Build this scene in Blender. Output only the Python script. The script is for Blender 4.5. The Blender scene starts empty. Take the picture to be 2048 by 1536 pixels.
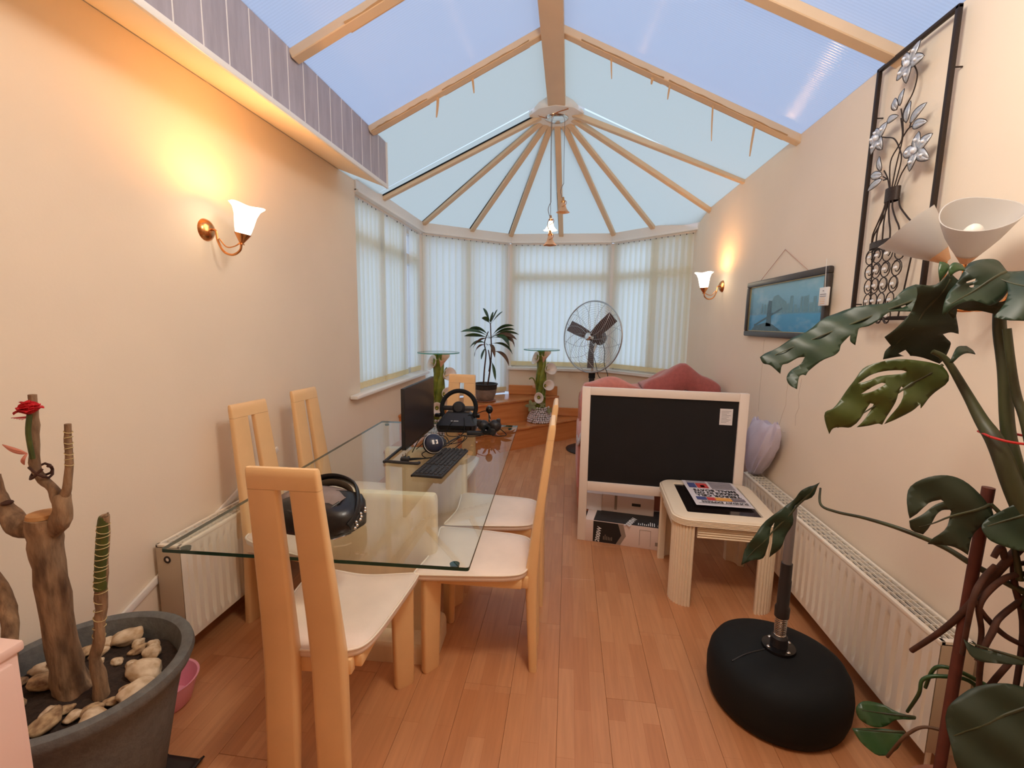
import bpy, bmesh, math, random
from mathutils import Vector, Matrix, noise as mnoise
from mathutils.geometry import delaunay_2d_cdt

random.seed(7)
SC = bpy.context.scene
COL = SC.collection
R = math.radians
PI = math.pi

# ------------------------------------------------------------ camera
cam_d = bpy.data.cameras.new('camera')
cam = bpy.data.objects.new('camera', cam_d)
COL.objects.link(cam)
cam_d.sensor_width = 36.0
cam_d.lens = 16.21
cam_d.clip_start = 0.02
_r, _d, _f = (Vector((0.9924, 0.1222, 0.0147)), Vector((0.0309, -0.1321, -0.9908)), Vector((-0.1191, 0.9837, -0.1348)))
_f.normalize(); _r = (_r - _f*_r.dot(_f)).normalized(); _d = _f.cross(_r)
cam.matrix_world = Matrix(((_r.x, -_d.x, -_f.x, 0.0), (_r.y, -_d.y, -_f.y, 0.0), (_r.z, -_d.z, -_f.z, 1.5), (0, 0, 0, 1)))
SC.camera = cam

# ------------------------------------------------------------ world, exposure
SC.view_settings.view_transform = 'Standard'
SC.view_settings.look = 'None'
SC.view_settings.gamma = 1.0
SC.view_settings.use_curve_mapping = False
SC.view_settings.exposure = 0.22
W = bpy.data.worlds.new('dusk_sky'); SC.world = W
W.use_nodes = True
_bg = W.node_tree.nodes['Background']
_bg.inputs[0].default_value = (0.60, 0.75, 1.0, 1)
_bg.inputs[1].default_value = 1.16
SC.cycles.max_bounces = 9
SC.cycles.diffuse_bounces = 6
SC.cycles.glossy_bounces = 3
SC.cycles.adaptive_threshold = 0.02
SC.cycles.transparent_max_bounces = 16
SKY = _bg
WARM = (1.0, 0.46, 0.12)
SCONCE_W = 6.0
FILL_LAMP_W = 45.0

# ------------------------------------------------------------ materials
def lin(c):
    return tuple(((v/12.92) if v <= 0.04045 else ((v+0.055)/1.055)**2.4) for v in c)
def rgb(r, g, b):
    return lin((r/255, g/255, b/255)) + (1.0,)
MATS = {}
def mat(name, col, rough=0.5, metal=0.0, var=0.0, vscale=20.0, bump=0.0, bscale=60.0, stretch=(1, 1, 1), spec=None, coat=0.0, sheen=0.0, emit=None, estr=0.0, col2=None, detail=4.0):
    if name in MATS: return MATS[name]
    m = bpy.data.materials.new(name); m.use_nodes = True
    nt = m.node_tree; b = nt.nodes['Principled BSDF']
    b.inputs['Base Color'].default_value = col
    b.inputs['Roughness'].default_value = rough
    b.inputs['Metallic'].default_value = metal
    if spec is not None: b.inputs['Specular IOR Level'].default_value = spec
    if coat: b.inputs['Coat Weight'].default_value = coat; b.inputs['Coat Roughness'].default_value = 0.1
    if sheen: b.inputs['Sheen Weight'].default_value = sheen
    if emit: b.inputs['Emission Color'].default_value = emit; b.inputs['Emission Strength'].default_value = estr
    if var or col2 or bump:
        tc = nt.nodes.new('ShaderNodeTexCoord'); mp = nt.nodes.new('ShaderNodeMapping'); mp.inputs['Scale'].default_value = stretch
        nt.links.new(tc.outputs['Object'], mp.inputs[0])
    if var or col2:
        n = nt.nodes.new('ShaderNodeTexNoise'); n.inputs['Scale'].default_value = vscale; n.inputs['Detail'].default_value = detail
        nt.links.new(mp.outputs[0], n.inputs['Vector'])
        cr = nt.nodes.new('ShaderNodeValToRGB')
        cr.color_ramp.elements[0].position = 0.32; cr.color_ramp.elements[1].position = 0.68
        if col2 is None:
            cr.color_ramp.elements[0].color = tuple(max(0, v*(1-var)) for v in col[:3]) + (1,)
            cr.color_ramp.elements[1].color = tuple(min(1, v*(1+var)) for v in col[:3]) + (1,)
        else:
            cr.color_ramp.elements[0].color = col; cr.color_ramp.elements[1].color = col2
        nt.links.new(n.outputs['Fac'], cr.inputs[0]); nt.links.new(cr.outputs[0], b.inputs['Base Color'])
    if bump:
        n2 = nt.nodes.new('ShaderNodeTexNoise'); n2.inputs['Scale'].default_value = bscale; n2.inputs['Detail'].default_value = 5
        nt.links.new(mp.outputs[0], n2.inputs['Vector'])
        bp = nt.nodes.new('ShaderNodeBump'); bp.inputs['Strength'].default_value = bump; bp.inputs['Distance'].default_value = 0.004
        nt.links.new(n2.outputs['Fac'], bp.inputs['Height']); nt.links.new(bp.outputs[0], b.inputs['Normal'])
    MATS[name] = m
    return m

def thin_mat(name, tcol, dcol, tw, gloss=0.0, rough=0.3, rib=None):
    """diffuse + translucent sheet (fabric, polycarbonate, frosted glass)"""
    m = bpy.data.materials.new(name); m.use_nodes = True
    nt = m.node_tree; nt.nodes.clear()
    out = nt.nodes.new('ShaderNodeOutputMaterial')
    d = nt.nodes.new('ShaderNodeBsdfDiffuse'); d.inputs[0].default_value = dcol
    t = nt.nodes.new('ShaderNodeBsdfTranslucent'); t.inputs[0].default_value = tcol
    mx = nt.nodes.new('ShaderNodeMixShader'); mx.inputs[0].default_value = tw
    nt.links.new(d.outputs[0], mx.inputs[1]); nt.links.new(t.outputs[0], mx.inputs[2])
    last = mx
    if gloss:
        g = nt.nodes.new('ShaderNodeBsdfGlossy'); g.inputs['Roughness'].default_value = rough
        fr = nt.nodes.new('ShaderNodeFresnel'); fr.inputs[0].default_value = 1.0 + gloss
        m2 = nt.nodes.new('ShaderNodeMixShader')
        nt.links.new(fr.outputs[0], m2.inputs[0]); nt.links.new(mx.outputs[0], m2.inputs[1]); nt.links.new(g.outputs[0], m2.inputs[2])
        last = m2
        if rib:
            tc = nt.nodes.new('ShaderNodeTexCoord'); wv = nt.nodes.new('ShaderNodeTexWave'); wv.bands_direction = 'Y'
            wv.inputs['Scale'].default_value = rib; nt.links.new(tc.outputs['Object'], wv.inputs['Vector'])
            bp = nt.nodes.new('ShaderNodeBump'); bp.inputs['Strength'].default_value = 0.25; bp.inputs['Distance'].default_value = 0.003
            nt.links.new(wv.outputs['Fac'], bp.inputs['Height']); nt.links.new(bp.outputs[0], g.inputs['Normal'])
            cr = nt.nodes.new('ShaderNodeMixRGB'); cr.inputs[1].default_value = tcol
            cr.inputs[2].default_value = tuple(v*0.93 for v in tcol[:3]) + (1,)
            nt.links.new(wv.outputs['Fac'], cr.inputs[0]); nt.links.new(cr.outputs[0], t.inputs[0])
    nt.links.new(last.outputs[0], out.inputs[0])
    MATS[name] = m
    return m

def glass_mat(name, tint, ior=1.5, rough=0.0, boost=1.0):
    """thin clear pane: tinted transparency with a fresnel reflection"""
    m = bpy.data.materials.new(name); m.use_nodes = True
    nt = m.node_tree; nt.nodes.clear()
    out = nt.nodes.new('ShaderNodeOutputMaterial')
    t = nt.nodes.new('ShaderNodeBsdfTransparent'); t.inputs[0].default_value = tint
    g = nt.nodes.new('ShaderNodeBsdfGlossy'); g.inputs['Roughness'].default_value = rough
    fr = nt.nodes.new('ShaderNodeFresnel'); fr.inputs[0].default_value = ior
    ge = nt.nodes.new('ShaderNodeNewGeometry'); ma = nt.nodes.new('ShaderNodeMath'); ma.operation = 'SUBTRACT'; ma.use_clamp = True
    mx = nt.nodes.new('ShaderNodeMixShader')
    nt.links.new(fr.outputs[0], ma.inputs[0]); nt.links.new(ge.outputs['Backfacing'], ma.inputs[1])
    nt.links.new(ma.outputs[0], mx.inputs[0]); nt.links.new(t.outputs[0], mx.inputs[1]); nt.links.new(g.outputs[0], mx.inputs[2])
    nt.links.new(mx.outputs[0], out.inputs[0])
    MATS[name] = m
    return m

# ------------------------------------------------------------ mesh helpers
def new(): return bmesh.new()
def box(bm, x0, x1, y0, y1, z0, z1, M=None, bev=0.0, seg=2):
    vs = [bm.verts.new((x, y, z)) for x in (x0, x1) for y in (y0, y1) for z in (z0, z1)]
    F = [(0, 1, 3, 2), (4, 6, 7, 5), (0, 4, 5, 1), (2, 3, 7, 6), (0, 2, 6, 4), (1, 5, 7, 3)]
    fs = [bm.faces.new([vs[i] for i in f]) for f in F]
    if bev:
        es = list({e for f in fs for e in f.edges})
        r = bmesh.ops.bevel(bm, geom=es, offset=bev, segments=seg, profile=0.5, affect='EDGES')
        vs = list({v for f in r['faces'] for v in f.verts} | {v for v in vs if v.is_valid})
    if M is not None:
        for v in vs: v.co = M @ v.co
    return vs
def frame_dirs(pts):
    n = len(pts); T = []
    for i in range(n):
        a = pts[max(0, i-1)]; b = pts[min(n-1, i+1)]
        t = (b - a)
        T.append(t.normalized() if t.length > 1e-9 else Vector((0, 0, 1)))
    u = Vector((0, 0, 1)) if abs(T[0].z) < 0.9 else Vector((1, 0, 0))
    out = []
    for t in T:
        u = (u - t*u.dot(t))
        if u.length < 1e-6: u = t.orthogonal()
        u.normalize(); out.append((u.copy(), t.cross(u)))
    return out
def smooth_path(pts, k=6):
    P = [Vector(p) for p in pts]
    if len(P) < 3: return P
    out = []
    for i in range(len(P)-1):
        p0 = P[max(0, i-1)]; p1 = P[i]; p2 = P[i+1]; p3 = P[min(len(P)-1, i+2)]
        for j in range(k):
            t = j/k
            out.append(0.5*((2*p1)+(p2-p0)*t+(2*p0-5*p1+4*p2-p3)*t*t+(3*p1-p0-3*p2+p3)*t**3))
    out.append(P[-1]); return out
def tube(bm, pts, r, n=8, caps=True, k=0, squash=1.0, closed=False):
    P = smooth_path(pts, k) if k else [Vector(p) for p in pts]
    if closed: P = P + [P[0]]
    D = frame_dirs(P); rings = []
    m = len(P)
    for i, (p, (u, v)) in enumerate(zip(P, D)):
        if isinstance(r, (list, tuple)):
            f = i/(m-1)*(len(r)-1); a = int(f); b = min(len(r)-1, a+1); rr = r[a]+(r[b]-r[a])*(f-a)
        else: rr = r
        rings.append([bm.verts.new(p + u*(rr*math.cos(2*PI*j/n)) + v*(rr*squash*math.sin(2*PI*j/n))) for j in range(n)])
    for a, b in zip(rings, rings[1:]):
        for j in range(n):
            bm.faces.new((a[j], a[(j+1) % n], b[(j+1) % n], b[j]))
    if caps and n > 2 and not closed:
        bm.faces.new(rings[0][::-1]); bm.faces.new(rings[-1])
    return rings
def lathe(bm, prof, n=32, M=None, a0=0.0, a1=2*PI):
    full = abs(a1-a0-2*PI) < 1e-6
    rings = []
    for (r, z) in prof:
        if r < 1e-6:
            v = bm.verts.new((0, 0, z)); rings.append([v])
        else:
            rings.append([bm.verts.new((r*math.cos(a0+(a1-a0)*j/n), r*math.sin(a0+(a1-a0)*j/n), z)) for j in range(n if full else n+1)])
    for a, b in zip(rings, rings[1:]):
        m = n
        for j in range(m):
            j2 = (j+1) % n if full else j+1
            if len(a) == 1 and len(b) == 1: continue
            if len(a) == 1: bm.faces.new((a[0], b[j], b[j2]))
            elif len(b) == 1: bm.faces.new((a[j], b[0], a[j2]))
            else: bm.faces.new((a[j], b[j], b[j2], a[j2]))
    if M is not None:
        for ring in rings:
            for v in ring: v.co = M @ v.co
    return rings
def loft(bm, rings, cap=True, closed=True):
    R_ = [[bm.verts.new(p) for p in ring] for ring in rings]
    for a, b in zip(R_, R_[1:]):
        n = len(a)
        for j in range(n if closed else n-1):
            bm.faces.new((a[j], a[(j+1) % n], b[(j+1) % n], b[j]))
    if cap:
        bm.faces.new(R_[0][::-1]); bm.faces.new(R_[-1])
    return R_
def prism(bm, poly, z0, z1, M=None):
    a = [bm.verts.new((p[0], p[1], z0)) for p in poly]; b = [bm.verts.new((p[0], p[1], z1)) for p in poly]
    n = len(poly)
    for j in range(n): bm.faces.new((a[j], a[(j+1) % n], b[(j+1) % n], b[j]))
    bm.faces.new(a[::-1]); bm.faces.new(b)
    if M is not None:
        for v in a+b: v.co = M @ v.co
def ball(bm, c, r, sub=2, sc=(1, 1, 1), M=None):
    mm = Matrix.Translation(c) @ (M or Matrix.Identity(4)) @ Matrix.Diagonal((r*sc[0], r*sc[1], r*sc[2], 1))
    return bmesh.ops.create_icosphere(bm, subdivisions=sub, radius=1.0, matrix=mm)['verts']
def rrect(w, h, r, n=6, cx=0, cy=0):
    out = []
    for (sx, sy, a) in ((1, 1, 0), (-1, 1, 90), (-1, -1, 180), (1, -1, 270)):
        for i in range(n+1):
            t = R(a + 90*i/n)
            out.append((cx+sx*(w/2-r)+r*math.cos(t), cy+sy*(h/2-r)+r*math.sin(t)))
    return out
def mesh(name, bm, ang=35):
    bmesh.ops.recalc_face_normals(bm, faces=bm.faces[:])
    me = bpy.data.meshes.new(name); bm.to_mesh(me); bm.free()
    if ang:
        me.shade_smooth(); me.set_sharp_from_angle(angle=R(ang))
    return me
def obj(name, bm, m, parent=None, ang=35, label=None, kind=None, loc=None, rot=None):
    me = bm if isinstance(bm, bpy.types.Mesh) else mesh(name, bm, ang)
    if m is not None and len(me.materials) == 0: me.materials.append(MATS[m] if isinstance(m, str) else m)
    o = bpy.data.objects.new(name, me); COL.objects.link(o)
    if parent is not None: o.parent = parent
    if loc: o.location = loc
    if rot: o.rotation_euler = rot
    if label: o['label'] = label
    if kind: o['kind'] = kind
    return o
def thing(name, label, cat, loc=(0, 0, 0), rotz=0.0, group=None):
    o = bpy.data.objects.new(name, None); COL.objects.link(o)
    o.empty_display_size = 0.05
    o.location = loc; o.rotation_euler = (0, 0, rotz); o['label'] = label; o['category'] = cat
    if group: o['group'] = group
    return o
def tag(o, label, cat, group=None):
    o['label'] = label; o['category'] = cat
    if group: o['group'] = group
    return o
def struct(name, bm=None, m=None, parent=None, ang=35):
    if bm is None:
        o = bpy.data.objects.new(name, None); COL.objects.link(o); o.empty_display_size = 0.05
    else: o = obj(name, bm, m, parent, ang)
    o['kind'] = 'structure'
    return o
def part(name, m, parent, fn, ang=35, label=None):
    bm = new(); fn(bm); return obj(name, bm, m, parent, ang, label)
def dup(root, loc, rotz, label=None, group=None):
    r = root.copy(); COL.objects.link(r); r.location = loc; r.rotation_euler = (0, 0, rotz)
    if label: r['label'] = label
    if group: r['group'] = group
    for ch in list(root.children):
        c = ch.copy(); COL.objects.link(c); c.parent = r
        for g in ch.children:
            d = g.copy(); COL.objects.link(d); d.parent = c
    return r
def T(x, y, z): return Matrix.Translation((x, y, z))
def RZ(a): return Matrix.Rotation(a, 4, 'Z')
def RX(a): return Matrix.Rotation(a, 4, 'X')
def RY(a): return Matrix.Rotation(a, 4, 'Y')
def wires(name, label, paths, r, m, cat='cable', group=None):
    bm = new()
    for p in paths: tube(bm, p, r, 6, k=5)
    return tag(obj(name, bm, m), label, cat, group)
FONT = None
def text_mesh(s, size, ext=0.0004, bold=0.0, sx=1.0):
    cu = bpy.data.curves.new('lettering', 'FONT'); cu.body = s; cu.size = size; cu.extrude = ext; cu.offset = bold
    cu.align_x = 'CENTER'; cu.align_y = 'CENTER'; cu.resolution_u = 2
    o = bpy.data.objects.new('lettering', cu); COL.objects.link(o)
    bpy.context.view_layer.update()
    me = bpy.data.meshes.new_from_object(o.evaluated_get(bpy.context.evaluated_depsgraph_get()))
    bpy.data.objects.remove(o); bpy.data.curves.remove(cu)
    if sx != 1.0: me.transform(Matrix.Diagonal((sx, 1, 1, 1)))
    return me

# ------------------------------------------------------------ material palette
mat('wall_paint', rgb(240, 224, 203), 0.85, var=0.03, vscale=1.5, bump=0.08, bscale=90)
mat('white_upvc', rgb(235, 230, 224), 0.4)
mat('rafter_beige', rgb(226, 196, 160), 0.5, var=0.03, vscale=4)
mat('white_gloss', rgb(240, 236, 230), 0.35)
mat('soffit_paint', rgb(245, 230, 205), 0.6)
mat('fascia_vinyl', rgb(168, 162, 172), 0.7, var=0.10, vscale=30, stretch=(1, 1, 0.15), bump=0.3, bscale=160)
mat('fascia_groove', rgb(235, 230, 228), 0.6)
mat('pine', rgb(216, 142, 84), 0.35, col2=rgb(202, 124, 68), vscale=3.0, stretch=(0.6, 0.6, 9), bump=0.05, bscale=30, coat=0.2)
mat('pine_tread', rgb(212, 140, 82), 0.28, col2=rgb(188, 110, 60), vscale=2.5, stretch=(2.5, 2.5, 1), coat=0.3)
mat('chair_lacquer', rgb(236, 194, 142), 0.35, var=0.04, vscale=6, coat=0.15)
mat('seat_leather', rgb(238, 218, 204), 0.5, var=0.05, vscale=7, bump=0.06, bscale=140)
mat('piping', rgb(246, 232, 216), 0.5)
mat('pedestal', rgb(236, 216, 184), 0.4, var=0.06, vscale=3, stretch=(6, 6, 0.6))
mat('black_plastic', rgb(34, 32, 34), 0.45)
mat('black_gloss', rgb(20, 18, 20), 0.18)
mat('screen_black', rgb(42, 36, 38), 0.35)
mat('dark_rubber', rgb(22, 24, 25), 0.75, spec=0.25)
mat('key_cap', rgb(52, 50, 52), 0.5)
mat('white_print', rgb(232, 230, 228), 0.6)
mat('navy_plastic', rgb(30, 36, 58), 0.35)
mat('radiator_enamel', rgb(240, 230, 214), 0.38)
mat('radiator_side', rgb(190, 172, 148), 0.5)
mat('dark_gap', rgb(46, 36, 30), 0.8)
mat('chrome', rgb(225, 222, 218), 0.12, 1.0)
mat('brass', rgb(214, 150, 96), 0.25, 1.0)
mat('steel_wire', rgb(190, 190, 190), 0.3, 1.0)
mat('fan_blade', rgb(88, 68, 62), 0.45)
mat('picture_frame', rgb(58, 50, 46), 0.4, bump=0.2, bscale=200)
mat('gilt', rgb(200, 170, 120), 0.35, 0.8)
mat('iron', rgb(52, 40, 34), 0.5, 0.4, bump=0.3, bscale=150)
mat('silver_petal', rgb(205, 208, 212), 0.38, 0.55, bump=0.5, bscale=220, var=0.12, vscale=60)
mat('crystal', rgb(240, 244, 250), 0.05, 0.3)
mat('green_leaf', rgb(52, 84, 40), 0.35, col2=rgb(34, 60, 30), vscale=8)
mat('monstera_leaf', rgb(36, 58, 36), 0.46, col2=rgb(24, 43, 28), vscale=7, bump=0.08, bscale=30)
mat('monstera_olive', rgb(74, 84, 34), 0.4, col2=rgb(46, 62, 26), vscale=6)
mat('monstera_under', rgb(38, 48, 30), 0.55, col2=rgb(34, 46, 28), vscale=8)
mat('monstera_stem', rgb(66, 70, 40), 0.5, col2=rgb(48, 46, 28), vscale=25, stretch=(1, 1, 0.3))
mat('bark_dark', rgb(74, 44, 32), 0.8, var=0.3, vscale=30)
mat('stake_brown', rgb(92, 44, 34), 0.6, var=0.15, vscale=30)
mat('dry_leaf', rgb(96, 66, 44), 0.7, var=0.2, vscale=20)
mat('leaf_spot', rgb(172, 160, 120), 0.7)
mat('red_string', rgb(190, 40, 36), 0.7)
mat('pot_grey', rgb(104, 104, 102), 0.85, var=0.15, vscale=40, bump=0.4, bscale=120)
mat('pot_bronze', rgb(142, 130, 122), 0.45, 0.3, var=0.15, vscale=20)
mat('pot_rim', rgb(44, 40, 40), 0.4)
mat('soil', rgb(50, 36, 28), 0.95, var=0.4, vscale=60, bump=1.0, bscale=120)
mat('trunk_bark', rgb(168, 136, 104), 0.85, col2=rgb(100, 76, 56), vscale=45, stretch=(1, 1, 0.22), bump=1.0, bscale=120)
mat('trunk_cut', rgb(184, 134, 84), 0.75, var=0.12, vscale=40)
mat('cane_green', rgb(84, 92, 36), 0.5, col2=rgb(52, 66, 28), vscale=16)
mat('cane_ring', rgb(190, 170, 120), 0.7)
mat('pebble', rgb(206, 176, 136), 0.75, col2=rgb(120, 86, 58), vscale=1.6, bump=0.4, bscale=60)
mat('pebble_pale', rgb(222, 202, 174), 0.7, col2=rgb(176, 144, 106), vscale=1.4, bump=0.25, bscale=60)
mat('red_petal', rgb(200, 22, 34), 0.7)
mat('pink_feather', rgb(214, 140, 122), 0.8)
mat('pink_plastic', rgb(238, 160, 182), 0.35)
mat('pink_panel', rgb(238, 204, 192), 0.5)
mat('throw_rose', rgb(206, 122, 108), 0.95, var=0.08, vscale=30, bump=0.4, bscale=140, sheen=0.4)
mat('throw_maroon', rgb(170, 88, 82), 0.95, var=0.1, vscale=30, bump=0.4, bscale=140, sheen=0.4)
mat('throw_under', rgb(120, 78, 76), 0.95, bump=0.3, bscale=140)
mat('sofa_fabric', rgb(196, 130, 106), 0.9, var=0.06, vscale=20, bump=0.3, bscale=200)
mat('lilac_bag', rgb(206, 196, 212), 0.45, var=0.06, vscale=8)
mat('floral_cloth', rgb(216, 208, 214), 0.9, var=0.25, vscale=40)
mat('white_frame', rgb(242, 228, 216), 0.45)
mat('chalk_black', rgb(22, 19, 20), 0.85, var=0.15, vscale=6)
mat('paper', rgb(232, 226, 226), 0.8, var=0.02, vscale=30)
mat('newsprint', rgb(222, 214, 216), 0.85)
mat('ink', rgb(26, 24, 30), 0.8)
mat('ink_grey', rgb(120, 112, 120), 0.8)
mat('ink_red', rgb(206, 70, 66), 0.8)
mat('ink_orange', rgb(232, 164, 80), 0.8)
mat('ink_blue', rgb(70, 78, 130), 0.8)
mat('carton_white', rgb(228, 206, 196), 0.7)
mat('carton_black', rgb(30, 28, 28), 0.5)
mat('carton_grey', rgb(150, 132, 118), 0.7)
mat('side_table_lacquer', rgb(240, 222, 196), 0.42)
mat('table_inset', rgb(28, 20, 18), 0.08)
mat('lily_white', rgb(236, 222, 214), 0.35)
mat('lily_blush', rgb(232, 190, 166), 0.4)
mat('lily_green', rgb(136, 142, 48), 0.35, col2=rgb(84, 98, 30), vscale=14)
mat('spadix', rgb(232, 196, 120), 0.6)
mat('grape', rgb(226, 214, 214), 0.3, col2=rgb(204, 186, 190), vscale=30)
mat('vine_leaf', rgb(136, 136, 84), 0.6, col2=rgb(104, 96, 62), vscale=25)
mat('terracotta', rgb(150, 96, 72), 0.7)
mat('shade_off', rgb(232, 224, 216), 0.4)
mat('amber_shade', rgb(216, 170, 130), 0.4)
mat('tape', rgb(206, 170, 128), 0.7)
mat('crack_line', rgb(205, 184, 164), 0.9)
mat('render_wall', rgb(238, 241, 244), 0.9)
mat('brick_red', rgb(150, 96, 84), 0.9)
mat('paving', rgb(206, 206, 204), 0.95, var=0.1, vscale=3)
mat('velvet_bag', rgb(22, 20, 22), 0.32, bump=0.2, bscale=40)
mat('bag_flap', rgb(128, 112, 106), 0.7, var=0.12, vscale=20)
mat('bag_lining', rgb(66, 54, 40), 0.7, var=0.2, vscale=9)
mat('cord_tan', rgb(196, 150, 126), 0.8)
mat('pole_grey', rgb(124, 120, 122), 0.45, 0.3)
mat('white_plastic', rgb(228, 226, 222), 0.4)
glass_mat('table_glass', (0.955, 0.985, 0.965, 1), 1.72)
mat('glass_edge', rgb(24, 62, 50), 0.15)
glass_mat('window_glass', (0.97, 0.98, 1.0, 1), 1.3)
glass_mat('disc_glass', (0.90, 0.97, 0.95, 1), 1.5)
mat('disc_edge', rgb(70, 150, 130), 0.15)
thin_mat('polycarbonate', (0.57, 0.61, 0.70, 1), (0.80, 0.82, 0.84, 1), 0.80, gloss=0.35, rough=0.12, rib=20)
thin_mat('polycarbonate_bay', (0.62, 0.625, 0.54, 1), (0.84, 0.86, 0.80, 1), 0.86)
thin_mat('blind_fabric', (0.97, 0.96, 0.86, 1), (0.90, 0.88, 0.74, 1), 0.84)
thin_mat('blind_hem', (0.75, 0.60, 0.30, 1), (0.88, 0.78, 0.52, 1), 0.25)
thin_mat('frosted_off', (0.9, 0.88, 0.86, 1), (0.85, 0.82, 0.79, 1), 0.45, gloss=0.4, rough=0.3)

def plank_material():
    m = bpy.data.materials.new('laminate'); m.use_nodes = True; nt = m.node_tree; b = nt.nodes['Principled BSDF']
    oi = nt.nodes.new('ShaderNodeObjectInfo'); tc = nt.nodes.new('ShaderNodeTexCoord')
    mul = nt.nodes.new('ShaderNodeVectorMath'); mul.operation = 'SCALE'; mul.inputs['Scale'].default_value = 37.0
    cmb = nt.nodes.new('ShaderNodeCombineXYZ')
    nt.links.new(oi.outputs['Random'], cmb.inputs[1]); nt.links.new(cmb.outputs[0], mul.inputs[0])
    add = nt.nodes.new('ShaderNodeVectorMath'); add.operation = 'ADD'
    nt.links.new(tc.outputs['Object'], add.inputs[0]); nt.links.new(mul.outputs[0], add.inputs[1])
    rot = nt.nodes.new('ShaderNodeMapping'); rot.inputs['Rotation'].default_value = (0, 0, R(90))
    nt.links.new(add.outputs[0], rot.inputs[0])
    br = nt.nodes.new('ShaderNodeTexBrick')
    br.inputs['Color1'].default_value = rgb(208, 148, 104); br.inputs['Color2'].default_value = rgb(194, 130, 86); br.inputs['Mortar'].default_value = rgb(184, 118, 76)
    br.inputs['Scale'].default_value = 1.0; br.inputs['Mortar Size'].default_value = 0.0006; br.inputs['Brick Width'].default_value = 0.42; br.inputs['Row Height'].default_value = 0.0645
    nt.links.new(rot.outputs[0], br.inputs['Vector'])
    mp = nt.nodes.new('ShaderNodeMapping'); mp.inputs['Scale'].default_value = (60, 4, 1); nt.links.new(add.outputs[0], mp.inputs[0])
    n = nt.nodes.new('ShaderNodeTexNoise'); n.inputs['Scale'].default_value = 1.0; n.inputs['Detail'].default_value = 6; nt.links.new(mp.outputs[0], n.inputs['Vector'])
    mx = nt.nodes.new('ShaderNodeMixRGB'); mx.blend_type = 'MULTIPLY'; mx.inputs[0].default_value = 0.35
    cr = nt.nodes.new('ShaderNodeValToRGB'); cr.color_ramp.elements[0].position = 0.3; cr.color_ramp.elements[0].color = (0.62, 0.58, 0.55, 1); cr.color_ramp.elements[1].position = 0.65
    nt.links.new(n.outputs['Fac'], cr.inputs[0]); nt.links.new(br.outputs['Color'], mx.inputs[1]); nt.links.new(cr.outputs[0], mx.inputs[2])
    nt.links.new(mx.outputs[0], b.inputs['Base Color'])
    b.inputs['Roughness'].default_value = 0.36
    MATS['laminate'] = m
plank_material()

# ------------------------------------------------------------ setting
XL, XR = -1.72, 1.33            # side walls
YB = -2.9                       # far end of the room behind the camera
EZ = 2.50                       # underside of the eaves beam
L0 = (XL, 3.64); L1 = (-1.72, 5.36); L2 = (-0.78, 6.12); L3 = (0.51, 6.12); L4 = (XR, 5.34)
RX0, RZ0, PIT = -0.155, 3.33, 0.475
def roof_z(x): return RZ0 - PIT*abs(x-RX0)

floor = struct('floor', (lambda bm: (box(bm, XL-0.3, XR+0.2, YB, 6.3, -0.12, -0.012), bm)[1])(new()), 'dark_gap')
pw, pl = 0.1935, 1.29
pbm = new(); box(pbm, 0, pw-0.0008, 0, pl-0.0010, -0.012, 0.0, bev=0.0007, seg=1)
pme = mesh('plank', pbm, 30); pme.materials.append(MATS['laminate'])
ci = 0; x = XL-0.02
while x < XR:
    y = -1.3 + ((ci*0.43) % pl) - pl
    while y < 6.15:
        if y + pl > YB + 0.3 and not (y > 5.3 and x > 0.7) and y + pl > -1.4:
            o = obj('plank', pme, None, floor); o.location = (x, y, 0)
        y += pl
    x += pw; ci += 1

# walls
def wall(name, quads):
    bm = new()
    for q in quads: box(bm, *q)
    return struct(name, bm, 'wall_paint')
wl = wall('wall_left', [(XL-0.25, XL, YB, 3.64, 0, 2.60), (XL-0.25, XL, 3.64, 5.42, 0, 0.87)])
wr = wall('wall_right', [(XR, XR+0.2, YB, 5.9, 0, 2.627)])
wb = wall('wall_back', [(XL-0.25, XR+0.2, YB-0.2, YB, 0, 2.9), (XL-0.25, XR+0.2, -0.9, -0.75, 2.35, 3.6)])
part('ceiling_slab', 'wall_paint', wb, lambda bm: box(bm, XL-0.25, XR+0.2, YB, -0.75, 2.40, 2.5))

def dwarf(name, a, b, z0, z1, th=0.22, m='wall_paint', out=True, inset=0.0):
    """upright slab along plan line a->b, its inner face on the line, thickness outwards"""
    A = Vector(a); B = Vector(b); d = (B-A).normalized(); n = Vector((-d.y, d.x))
    bm = new(); P = [A+n*inset, B+n*inset, B+n*(th+inset), A+n*(th+inset)]
    prism(bm, [(p.x, p.y) for p in P], z0, z1)
    return bm
wc = struct('wall_far', dwarf('w', L2, L3, 0, 0.86), 'wall_paint')
wfr = struct('wall_far_right', dwarf('w', L3, (L4[0]+0.1, L4[1]-0.095), 0, 0.86), 'wall_paint')
# hair cracks in the right wall plaster
def crack(pts):
    bm = new(); tube(bm, [(XR-0.0004, y, z) for (y, z) in pts], 0.0012, 4); obj('plaster_crack', bm, 'crack_line', wr)
crack([(2.80, 1.20), (2.82, 1.10), (2.80, 1.03), (2.83, 0.98), (2.82, 0.92)])
crack([(2.95, 1.22), (2.965, 1.10), (2.96, 1.02), (3.0, 0.94), (3.03, 0.86), (3.09, 0.83), (3.16, 0.78)])
crack([(3.0, 0.86), (2.96, 0.845), (2.93, 0.85)])
crack([(3.36, 1.40), (3.355, 1.2), (3.36, 1.05), (3.35, 0.9)])

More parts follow.
